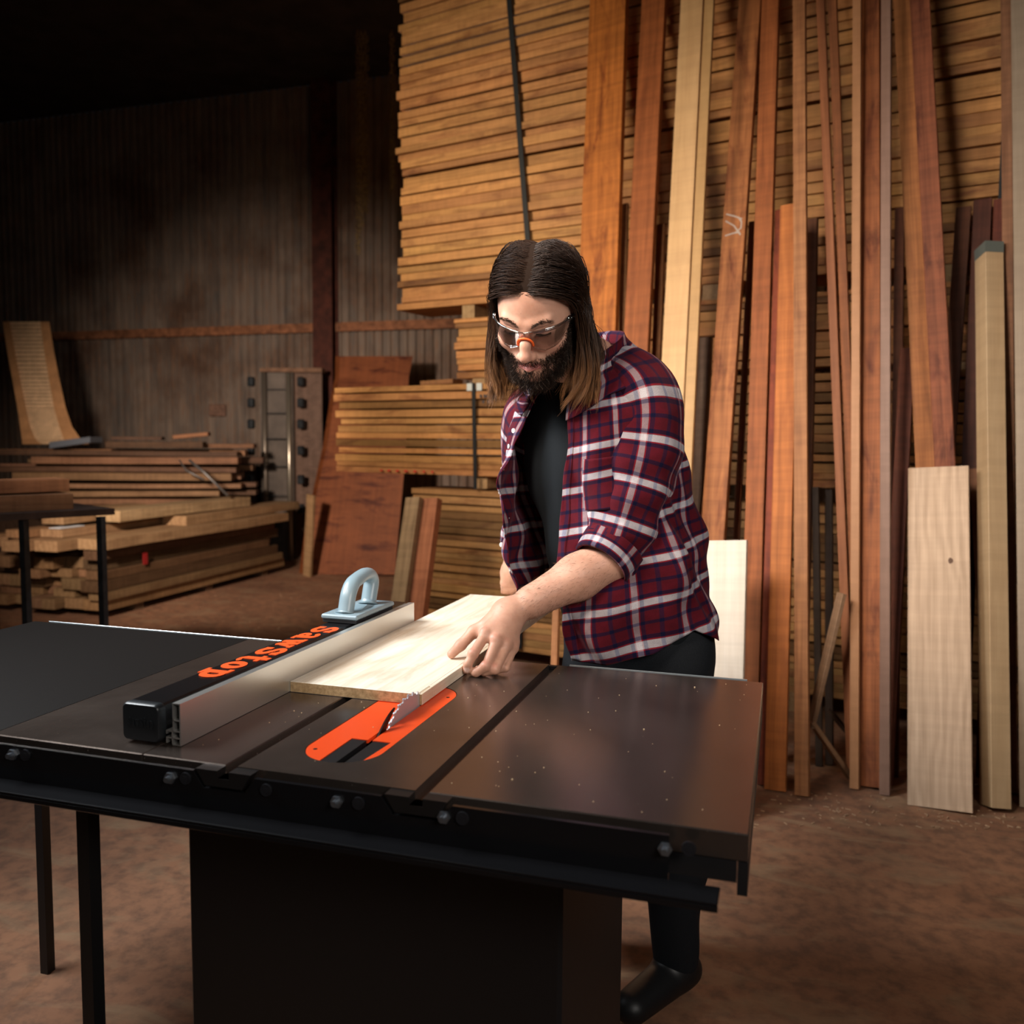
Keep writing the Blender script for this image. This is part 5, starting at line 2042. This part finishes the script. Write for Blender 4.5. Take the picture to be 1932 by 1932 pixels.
shirt_loc = ORIG[person.name]
def sub(o):
    """re-parent a part of the person under the shirt"""
    o.parent = shirt
    ORIG[o.name] = shirt_loc
    return o
sub(shirt_patch('placket', 0.0, .035, .02, .995, .0016, 8, 120)[0])
pk_, _ = shirt_patch('pocket', .085, .185, .31, .50, .006, 20, 24)
sub(pk_)
uvd = pk_.data.uv_layers['UVMap'].data
for q_ in uvd:
    q_.uv[1] += .022
WHB = simple('white_button', (.8, .78, .72), .35)
for t_ in (.13, .22, .31, .42, .53, .64, .75, .86):
    s_ = np.array([.965]); P = shirtP(s_, np.array([t_]))[0]
    A = unit(shirtP(np.array([.98]), np.array([t_]))[0] - shirtP(np.array([.99]), np.array([t_]))[0])
    N = unit(np.cross(A, Z3))
    if N @ (P - np.array([.18, .94, P[2]])) < 0: N = -N
    inward = -1 if t_ > .35 else 1
    MBx = MB().tube([P + N * .0005, P + N * .0028], .0052, 16)
    if t_ > .35:
        MBx.tube([P - N * .003, P - N * .0036], .0013, 8)
    sub(MBx.build('button', WHB, person, smooth=False))

# sleeves
def sleeve(name, path, rads, n=64, m=110, wr=.005, seed=0.0, squash=None):
    pts = np.array(path); rads = np.array(rads)
    x = np.linspace(0, len(pts) - 1, m)
    C_ = cr1(pts, x); R_ = cr1(rads[:, None], x)[:, 0]
    Tn = np.gradient(C_, axis=0); Tn /= np.linalg.norm(Tn, axis=1)[:, None]
    a = unit(np.cross(Tn[0], FH))
    P = np.zeros((m, n, 3)); L_ = np.concatenate([[0], np.cumsum(np.linalg.norm(np.diff(C_, axis=0), axis=1))])
    uv = np.zeros((m, n, 2))
    th_ = np.linspace(0, 2 * math.pi, n)
    for i in range(m):
        a = unit(a - Tn[i] * (a @ Tn[i])); b = np.cross(Tn[i], a)
        l = L_[i]
        w_ = wr * (np.sin(th_ * 3 + l * 34 + seed) * .6 + np.sin(th_ * 2 - l * 75 + seed * 2) * .6 * np.clip((l - .12) * 6, 0, 1) + .5 * np.sin(th_ * 5 + l * 20))
        w_ = w_ * min(1, i / 12) * min(1, (m - 1 - i) / 8 + .2)
        rr = R_[i] + w_
        P[i] = C_[i] + np.cos(th_)[:, None] * a * rr[:, None] + np.sin(th_)[:, None] * b * rr[:, None]
        uv[i, :, 0] = th_ * .075 + .0
        uv[i, :, 1] = l
    return P, uv


lp = [at(1140, 706, 1.97), at(1178, 722, 1.93), at(1206, 752, 1.905), at(1214, 800, 1.895), at(1208, 860, 1.885), at(1194, 920, 1.878), at(1176, 980, 1.872), at(1158, 1030, 1.865), at(1134, 1064, 1.845)]
P, uv = sleeve('sleeve', lp, [.060, .074, .083, .085, .083, .078, .072, .064, .056], wr=.0058)
uv[..., 1] += .043
uv[..., 0] += SLU if 'SLU' in globals() else 0.0
sub(grid_mesh('sleeve', P, uv, PLAID, person))
cp = [at(1158, 1030, 1.865), at(1147, 1046, 1.857), at(1134, 1064, 1.845)]
P, uv = sleeve('cuff', cp, [.0685, .0650, .0605], n=64, m=16, wr=.001)
P = np.concatenate([P, P[-1:] + (P[-1:].mean(1, keepdims=True) - P[-1:]) * .06 + 0.0 * P[-1:]], 0)
uv = np.concatenate([uv, uv[-1:] + (0, .006)], 0)
uv[..., 1] = -uv[..., 1] + .30
sub(grid_mesh('cuff', P, uv, PLAID, person, .003))
rp_ = [RS_ * .8 + NK * .2, RS_, RS_ * .6 + RE_ * .4, RE_, RE_ * .45 + RW_ * .55]
P, uv = sleeve('sleeve', rp_, [.060, .078, .075, .066, .055], wr=.004, seed=2.0)
sub(grid_mesh('sleeve', P, uv, PLAID, person))
# collar
def shirt_off(s_, t_, off):
    P = shirtP(s_, t_, False); e_ = 1e-3
    A = shirtP(np.clip(s_ + e_, 0, 1), t_, False) - shirtP(np.clip(s_ - e_, 0, 1), t_, False)
    B_ = shirtP(s_, t_ + e_, False) - shirtP(s_, t_ - e_, False)
    N = np.cross(A, B_); N /= np.linalg.norm(N, axis=1)[:, None]
    c3 = np.array([.14, .91, 0])[None] + 0 * P; c3[:, 2] = P[:, 2] - .05
    return P + N * (off * np.sign((N * (P - c3)).sum(1)))[:, None]


s_ = np.linspace(0, 1, 110)
pt_ = np.interp(s_, [0, .04, .16, .84, .96, 1], [1.0, .9, .1, .1, .9, 1.0])
B0 = shirtP(s_, np.full(110, .0), False)
rows_ = [B0 + Z3 * .002]
for q in (.35, .7, 1.0):
    rows_.append(B0 + Z3 * (.026 * q) * (1 - .5 * pt_)[:, None])
for q in np.linspace(0, 1, 14):
    t_ = -.01 + (.085 + .075 * pt_) * q
    Pq = shirt_off(s_, t_, .0075 + .004 * q)
    up_ = (1 - q) ** 2 * .024 * (1 - .5 * pt_)
    rows_.append(Pq + Z3 * up_[:, None])
CP = np.array(rows_)
U2, V2 = path_uv(CP)
sub(grid_mesh('collar', CP, np.stack([U2, V2 + .02], -1), PLAID, person, .002))

# ---------------------------------------------------------------- hair, beard, eyebrows
def hair_mat(name, root, tip, rough=.42, spec=.22):
    m, nt, b = new_mat(name, root, rough, 0, spec)
    k = NT(nt)
    a = k.n('ShaderNodeAttribute', attribute_name='tint')
    k.l(a.outputs['Color'], b.inputs['Base Color'])
    b.inputs['Anisotropic'].default_value = .5
    return m


HAIRM = hair_mat('brown_hair', (.03, .015, .008), (.2, .1, .04))
rng = np.random.default_rng(4)


def head_only(P):
    return head.ev(P)


def grad(fn, P, e=.0015):
    g = np.stack([fn(P + np.eye(3)[i] * e) - fn(P - np.eye(3)[i] * e) for i in range(3)], 1)
    return g / np.maximum(np.linalg.norm(g, axis=1), 1e-9)[:, None]


def surface_points(dirs, centre):
    """march from outside onto the head surface along local directions"""
    D = dirs @ HA
    P = HC + (np.asarray(centre) @ HA) * HS + D * .17
    for _ in range(60):
        d = head_only(P)
        P = P - D * np.minimum(d, .01)[:, None] * .8
    return P


def ribbons(paths, radii, colors, n=3):
    """paths (S,K,3) -> triangular tubes"""
    S_, K_, _ = paths.shape
    Tn = np.gradient(paths, axis=1)
    Tn /= np.maximum(np.linalg.norm(Tn, axis=2), 1e-9)[..., None]
    ref = unit(np.array([.3, .5, .8]))
    A = np.cross(Tn, ref); A /= np.maximum(np.linalg.norm(A, axis=2), 1e-9)[..., None]
    B_ = np.cross(Tn, A)
    V = []
    for j in range(n):
        t = 2 * math.pi * j / n
        V.append(paths + (A * math.cos(t) + B_ * math.sin(t)) * radii[..., None])
    V = np.stack(V, 2).reshape(-1, 3)              # (S,K,n)
    base = (np.arange(S_)[:, None, None] * K_ + np.arange(K_ - 1)[None, :, None]) * n
    j = np.arange(n)[None, None, :]
    jn = (j + 1) % n
    Q = np.stack(np.broadcast_arrays(base + j, base + jn, base + n + jn, base + n + j), -1).reshape(-1, 4)
    C = np.repeat(colors.reshape(S_ * K_, 3), n, axis=0)
    return V, Q, C


G = np.array([0, 0, -1.0])
full = Clay(.02)
full.p = head.p[:4] + [head.p[5]] + head.p[-1:]
for c_ in ((LS * .8 + RS_ * .2), (LS * .2 + RS_ * .8)):
    pass
full.cone(LS + Z3 * .01, RS_ + Z3 * .01, .085, .085, .05)
full.cone(NK, NK * .6 + (LS + RS_) * .2, .082, .10, .05)


def hairline(az):
    return np.interp(np.abs(az), [0, .35, .75, 1.0, 1.25, 1.5, 1.8, 2.2, 3.15], [.070, .068, .054, .034, .012, .004, -.035, -.06, -.075])


def scalp_roots(N):
    d = rng.normal(size=(N * 3, 3)); d /= np.linalg.norm(d, axis=1)[:, None]
    P = surface_points(d, (0, -.01, .02))
    L_ = toH(P)
    az = np.arctan2(L_[:, 0], L_[:, 1] + .01)
    ok = L_[:, 2] > hairline(az) + rng.normal(size=len(P)) * .002
    return P[ok][:N]


R0 = scalp_roots(6200)
Rx = scalp_roots(9000); Rx = Rx[np.abs(toH(Rx)[:, 0]) < .016][:1100]
R0 = np.concatenate([R0, Rx])
# clumps: strands follow a shared random phase by neighbourhood
L0 = toH(R0)
xpart = .000 + .004 * np.sin(L0[:, 1] * 40)
side = np.where(L0[:, 0] - xpart >= 0, 1.0, -1.0)
nst = 34
step = .0125
P = R0.copy()
thick = rng.uniform(.003, .021, len(P)) * (.6 + .4 * rng.random(len(P))) * (1 + .35 * np.clip(-L0[:, 1] / .06, 0, 1))
thick = np.minimum(thick, .0060 + np.abs(L0[:, 0] - xpart) * .55)
d = unit(hu)[None].repeat(len(P), 0) * .3 + side[:, None] * hl * 1.0
d /= np.linalg.norm(d, axis=1)[:, None]
path = [P.copy()]
clump = rng.normal(size=(90, 3)); cl_dir = clump / np.linalg.norm(clump, axis=1)[:, None]
rc = R0[rng.choice(len(R0), 160)]
cid = np.argmin(((R0[:, None] - rc[None]) ** 2).sum(2) + np.where(np.sign(toH(R0)[:, 0])[:, None] == np.sign(toH(rc)[:, 0])[None], 0, 9), axis=1)
cph = rng.uniform(0, 6.28, 160)[cid]; cph2 = rng.uniform(0, 6.28, 160)[cid]
for q in range(nst):
    lh = toH(P)
    out = 1.0 / (1 + np.exp(-(lh[:, 2] - .005) / .018))            # 1 on top of the head, 0 below the ears
    latw = out * np.clip(1.15 - np.abs(lh[:, 0]) / .075, 0, 1)
    tgt = side[:, None] * hl * latw[:, None] - hf * ((.55 * out + .05) * np.clip((lh[:, 1] + .06) / .08, 0, 1))[:, None] + G * (1.15 - .75 * out)[:, None]
    # below the ears the back hair comes a little forward and hangs
    d = d * .5 + .5 * tgt / np.linalg.norm(tgt, axis=1)[:, None]
    low = np.clip((.0 - lh[:, 2]) / .04, 0, 1) * np.clip(1 - (-.0 - lh[:, 2] - .04) / .07, 0, 1)
    d += side[:, None] * hl * (low * (.06 + .10 * np.sin(cph * 1.3)))[:, None] + FH * (.05 * low * np.sin(cph2))[:, None]
    if q > 12:
        tipz = np.clip((1.51 - P[:, 2]) / .06, 0, 1)
        d -= side[:, None] * hl * (tipz * (.16 + .10 * np.sin(cph2 * 2)))[:, None] + FH * (tipz * .08)[:, None]
        d += (RH[None] * np.sin(cph + q * .33)[:, None] + FH[None] * np.sin(cph2 + q * .29)[:, None]) * .10 * min(1, (q - 12) / 12)
    d += rng.normal(size=d.shape) * .012
    d /= np.linalg.norm(d, axis=1)[:, None]
    P = P + d * step
    # hair lies on the scalp until it passes the ear, then hangs
    f = full.ev(P)
    hug = np.clip((lh[:, 2] - .005) / .03, 0, 1) * (f > thick)
    if (hug > 0).any():
        m_ = hug > 0
        g_ = grad(full.ev, P[m_])
        P[m_] -= g_ * ((f[m_] - thick[m_]) * hug[m_] * .8)[:, None]
        dd = P[m_] - path[-1][m_]
        d[m_] = dd / np.maximum(np.linalg.norm(dd, axis=1), 1e-9)[:, None]
        f = full.ev(P)
    inside = f < thick
    if inside.any():
        g_ = grad(full.ev, P[inside])
        P[inside] += g_ * (thick[inside] - f[inside])[:, None]
        dd = P[inside] - path[-1][inside]
        d[inside] = dd / np.maximum(np.linalg.norm(dd, axis=1), 1e-9)[:, None]
    # keep the face clear
    lh = toH(P)
    m = (lh[:, 1] > .025) & (lh[:, 2] < .05)
    lim = .074 + .012 * rng.random(len(P))
    bad = m & (np.abs(lh[:, 0]) < lim)
    if bad.any():
        P[bad] += (side[bad] * (lim[bad] - np.abs(lh[bad, 0])))[:, None] * hl * HS * .6
    path.append(P.copy())
path = np.stack(path, 1)                                             # (S, K, 3)
# cut each strand at its own length / height
zend = np.where(side > 0, 1.425, 1.440) + rng.normal(size=len(P)) * .016 + .024 * np.sin(cph * 2)
K_ = path.shape[1]
cl = np.cumsum(np.linalg.norm(np.diff(path, axis=1), axis=2), 1)
below = path[:, :, 2] < zend[:, None]
first = np.where(below.any(1), below.argmax(1), K_ - 1)
first = np.clip(first, 6, K_ - 1)
new = np.zeros((len(P), 26, 3))
for i in range(26):
    x = first * i / 25.0
    a_ = np.floor(x).astype(int); b_ = np.minimum(a_ + 1, K_ - 1); t_ = (x - a_)[:, None]
    r_ = np.arange(len(P))
    new[:, i] = path[r_, a_] * (1 - t_) + path[r_, b_] * t_
# locks: strands of a clump draw together towards the tips
frc = np.linspace(0, 1, 26)[None, :, None]
mean = np.zeros((160, 26, 3)); cnt_ = np.zeros(160)
np.add.at(mean, cid, new); np.add.at(cnt_, cid, 1)
mean /= np.maximum(cnt_, 1)[:, None, None]
wgt = (.72 * frc ** 1.6) * rng.uniform(.35, 1.1, (len(new), 1, 1))
wgt = np.where((np.abs(L0[:, 0]) < .03)[:, None, None], wgt * .55, wgt)
new = new * (1 - np.clip(wgt, 0, .95)) + mean[cid] * np.clip(wgt, 0, .95)
# curl at the ends
fr = np.linspace(0, 1, 26)[None, :]
cur = np.clip((fr - .72) / .28, 0, 1) ** 1.6
sc = (first / K_)[:, None] ** 2
new += (RH[None, None] * (np.sin(cph[:, None] + fr * 9) * cur * sc * .026)[..., None] + FH[None, None] * (np.cos(cph2[:, None] + fr * 8) * cur * sc * .02)[..., None])
rad = (.00052 * (1 - .72 * fr ** 3)) * np.ones((len(P), 1))
rad[:, 0] *= .6
dk = np.array([.022, .0105, .0062]); md = np.array([.060, .028, .014]); tp = np.array([.19, .085, .032])
zz = np.clip((1.645 - new[..., 2]) / .22, 0, 1)[..., None] ** 1.3
var = rng.uniform(.65, 1.45, (len(P), 1, 1))
col = (dk * (1 - zz) + md * zz) * (1 - zz ** 3) + tp * zz ** 3
col = col * var
V1, Q1, C1 = ribbons(new, rad, col)
# under-layer that covers the scalp
cap_V, cap_Q = head.mesh(.003, inflate=.0012)
CAPM = simple('hair_roots', (.02, .011, .007), .9, 0, .1)
Lc = toH(cap_V)
azc = np.arctan2(Lc[:, 0], Lc[:, 1] + .01)
kp = (Lc[:, 2] > hairline(azc) + .004) & (np.abs(Lc[:, 0]) < .085)
cap_Q = cap_Q[kp[cap_Q].all(1)]
used = np.unique(cap_Q); rem = np.full(len(cap_V), -1); rem[used] = np.arange(len(used))
cap_V, cap_Q = cap_V[used], rem[cap_Q]
Vh = np.concatenate([V1, cap_V]); Qh = np.concatenate([Q1, cap_Q + len(V1)])
ho = quads('hair', Vh, Qh, HAIRM, person)
ho.data.materials.append(CAPM)
mi_ = np.zeros(len(ho.data.polygons), np.int32); mi_[-len(cap_Q):] = 1
ho.data.polygons.foreach_set('material_index', mi_)
vcol(ho, 'tint', np.concatenate([C1, np.tile(dk * .9, (len(cap_V), 1))]))
ho['label'] = 'long centre-parted dark brown hair with lighter ends'

# beard
def beard_roots(N):
    d = rng.normal(size=(N * 8, 3)); d[:, 1] = np.abs(d[:, 1]); d[:, 2] -= .7
    d /= np.linalg.norm(d, axis=1)[:, None]
    P = surface_points(d, (0, .01, -.03))
    L_ = toH(P)
    ax = np.abs(L_[:, 0])
    cheek = np.interp(ax, [0, .012, .03, .045, .058, .068, .075, .09], [-.0545, -.055, -.058, -.052, -.040, -.018, .012, .012])
    ok = (L_[:, 2] < cheek + rng.normal(size=len(P)) * .0025) & (L_[:, 1] > -.012) & (L_[:, 2] > -.135)
    lips = (ax < .0235) & (np.abs(L_[:, 2] + .0735 + .10 * ax) < .0088) & (L_[:, 1] > .07)
    phil = (ax < .004) & (L_[:, 2] > -.062)
    ok &= ~lips & ~(phil & (rng.random(len(P)) < .5))
    return P[ok][:N]


RB_ = beard_roots(5200)
Lb = toH(RB_)
nb_ = grad(head_only, RB_)
ln = np.interp(Lb[:, 2], [-.12, -.085, -.06, -.02], [.023, .020, .012, .006]) * rng.uniform(.55, 1.15, len(RB_))
ln = np.where((Lb[:, 2] > -.068) & (np.abs(Lb[:, 0]) < .03), .0085, ln)
ph1 = rng.uniform(0, 6.28, (len(RB_), 1))
Kb = 9
frb = np.linspace(0, 1, Kb)[None, :]
latd = np.sign(Lb[:, 0:1]) * np.clip(np.abs(Lb[:, 0:1]) / .03, 0, 1) * hl
dirb = nb_ * .75 - hu * .75 + G * .25 + latd * .25
mus = ((Lb[:, 2] > -.068) & (np.abs(Lb[:, 0]) < .032))[:, None]
dirb = np.where(mus, nb_ * .35 - hu * .55 + latd * .9, dirb)
dirb /= np.linalg.norm(dirb, axis=1)[:, None]
end = dirb * .55 - hu * .15 + G * .55
pb_ = RB_[:, None] + (dirb[:, None] * frb[..., None] * (1 - .4 * frb[..., None]) + end[:, None] * (frb[..., None] ** 2) * .45) * ln[:, None, None]
w1 = np.sin(ph1 + frb * rng.uniform(6, 14, (len(RB_), 1))) * frb * .0040
w2 = np.cos(ph1 * 1.7 + frb * rng.uniform(6, 14, (len(RB_), 1))) * frb * .0040
pb_ = pb_ + hl * w1[..., None] + hu * w2[..., None] * .6 + hf * w2[..., None] * .4
rb = .00040 * (1 - .6 * frb) * np.ones((len(RB_), 1))
cb = np.array([.010, .006, .0042]) * rng.uniform(.5, 2.2, (len(RB_), 1, 1)) * (1 + .8 * frb[..., None])
grey = rng.random((len(RB_), 1, 1)) < .03
cb = np.where(grey, np.array([.22, .17, .13]), cb)
V2_, Q2_, C2_ = ribbons(pb_, rb, cb)
BEARDM = hair_mat('beard_hair', (.03, .02, .01), (.1, .06, .03), .55, .12)
bo = quads('beard', V2_, Q2_, BEARDM, person)
vcol(bo, 'tint', C2_)
bo['label'] = 'full dark curly beard and moustache'
# eyebrows and lashes
ex = []
for s in (-1, 1):
    for i in range(120):
        t = rng.random()
        p0 = H(s * (.012 + .038 * t), .10, .0135 + .008 * math.sin(t * 2.6) + rng.normal() * .0017)
        dd_ = -hf
        for _ in range(30):
            p0 = p0 + dd_ * min(.01, float(head_only(p0[None])[0])) * .9
        p1 = p0 + hl * s * .006 + hf * .0016 + hu * .0012
        ex.append(np.stack([p0, (p0 + p1) / 2 + hf * .0008, p1]))
    for i in range(46):
        t = i / 45
        p0 = H(s * (.020 + .026 * t), .0875 - .010 * t * t, -.0040 - .001 * math.sin(t * 3))
        p1 = p0 + hf * .0055 - hu * .0035 + hl * s * (t - .4) * .003
        ex.append(np.stack([p0, (p0 + p1) / 2 + hf * .0005, p1]))
ex = np.array(ex)
V3, Q3, C3 = ribbons(ex, np.array([[.0004, .00034, .0001]]) * np.ones((len(ex), 1)), np.tile(np.array([.045, .026, .017]), (len(ex), 3, 1)))
eo = quads('eyebrows', V3, Q3, BEARDM, person)
vcol(eo, 'tint', C3)
# hair on the forearm
nf = 900
tt = rng.uniform(.12, .97, nf); an = rng.uniform(0, 6.28, nf)
Cc = LE * (1 - tt)[:, None] + LW * tt[:, None]
aa = unit(np.cross(fdir, Z3)); bb = np.cross(fdir, aa)
Dn = np.cos(an)[:, None] * aa + np.sin(an)[:, None] * bb
Pf = Cc + Dn * .07
for _ in range(40):
    dv = arms.ev(Pf)
    Pf = Pf - Dn * np.minimum(dv, .01)[:, None] * .8
lf_ = rng.uniform(.005, .012, nf)[:, None]
drf = fdir * .85 + Dn * .22 + rng.normal(size=(nf, 3)) * .22
pf = np.stack([Pf, Pf + drf * lf_ * .5 + Dn * lf_ * .12, Pf + drf * lf_], 1)
V4, Q4, C4 = ribbons(pf, np.array([[.00016, .00013, .00006]]) * np.ones((nf, 1)), np.tile(np.array([.10, .05, .025]), (nf, 3, 1)))
fo_ = quads('arm_hair', V4, Q4, BEARDM, person)
vcol(fo_, 'tint', C4)

# ---------------------------------------------------------------- safety glasses
def clear_mat(name, tint, alpha, rough=.04):
    m = bpy.data.materials.new(name)
    m.use_nodes = True
    nt = m.node_tree
    nt.nodes.clear()
    k = NT(nt)
    out = k.n('ShaderNodeOutputMaterial')
    tr_ = k.n('ShaderNodeBsdfTransparent'); tr_.inputs[0].default_value = (*tint, 1)
    gl = k.n('ShaderNodeBsdfGlossy'); gl.inputs['Roughness'].default_value = rough
    fr_ = k.n('ShaderNodeFresnel'); fr_.inputs[0].default_value = 1.5
    mx = k.n('ShaderNodeMixShader')
    f = k.math('ADD', k.math('MULTIPLY', fr_.outputs[0], .8), alpha)
    k.l(f, mx.inputs[0]); k.l(tr_.outputs[0], mx.inputs[1]); k.l(gl.outputs[0], mx.inputs[2])
    k.l(mx.outputs[0], out.inputs['Surface'])
    return m


LENS = clear_mat('clear_lens', (.975, .97, .97), .0)
FRAMEM = clear_mat('clear_plastic', (.78, .78, .78), .22, .12)
gl_ = empty('safety_glasses', tuple(H(0, .11, -.01)), 'clear safety glasses with an orange nose pad on his face', 'glasses')
def gp(a, z, o=-.006):
    """point of the wrap-around lens; a: angle from the nose, z: height"""
    r = .0855 + o
    return H(r * 1.02 * math.sin(a), .0145 + r * 1.10 * math.cos(a) - .06 * max(0, -z - .002), z)
def ztop(a):
    return .0035 + .0035 * math.cos(a * 2) * 0 + .0045 * min(1, abs(a) / .5)
def zbot(a):
    x = abs(a)
    return float(np.interp(x, [0, .10, .2, .45, .8, 1.05, 1.16], [-.006, -.013, -.028, -.037, -.031, -.014, -.001]))
for s in (-1, 1):
    A_ = np.linspace(.0 * s, 1.16 * s, 30)
    Vl = []
    for a_ in A_:
        zt_g, zb_g = ztop(a_), zbot(a_)
        for i in range(8):
            Vl.append(gp(a_, zb_g + (zt_g - zb_g) * i / 7))
    Vl = np.array(Vl)
    n = len(A_)
    Ql = np.array([(i * 8 + j, i * 8 + j + 1, (i + 1) * 8 + j + 1, (i + 1) * 8 + j) for i in range(n - 1) for j in range(7)])
    lo = quads('lens', Vl, Ql, LENS, gl_)
    md = lo.modifiers.new('t', 'SOLIDIFY'); md.thickness = .0016
mb = MB()
top_pts = [gp(a_, ztop(a_) + .0012, -.0056) for a_ in np.linspace(-1.2, 1.2, 50)]
mb.tube(top_pts, .0019, 8)
mb.build('brow_bar', FRAMEM, gl_, smooth=True)
for s in (-1, 1):
    mb = MB()
    a0 = gp(1.2 * s, ztop(1.2) + .001)
    mb.tube([gp(1.12 * s, .007), a0, H(s * .081, .030, .004)], .0034, 8, flat=1.5)
    mb.build('hinge', FRAMEM, gl_, smooth=True)
    mb = MB().tube(crs([H(s * .081, .032, .0045), H(s * .083, .0, .004), H(s * .084, -.025, -.002), H(s * .080, -.045, -.02)], 6), .0020, 8, flat=1.8)
    mb.build('temple_arm', FRAMEM, gl_, smooth=True)
ORP = simple('orange_rubber', (.95, .14, .02), .45)
mb = MB()
mb.tube(crs([H(-.0150, .0985, -.0245), H(-.0135, .1015, -.014), H(-.0060, .1055, -.0065), H(.0060, .1055, -.0065), H(.0135, .1015, -.014), H(.0150, .0985, -.0245)], 6), .0029, 10, flat=.8)
mb.build('nose_pad', ORP, gl_, smooth=True)
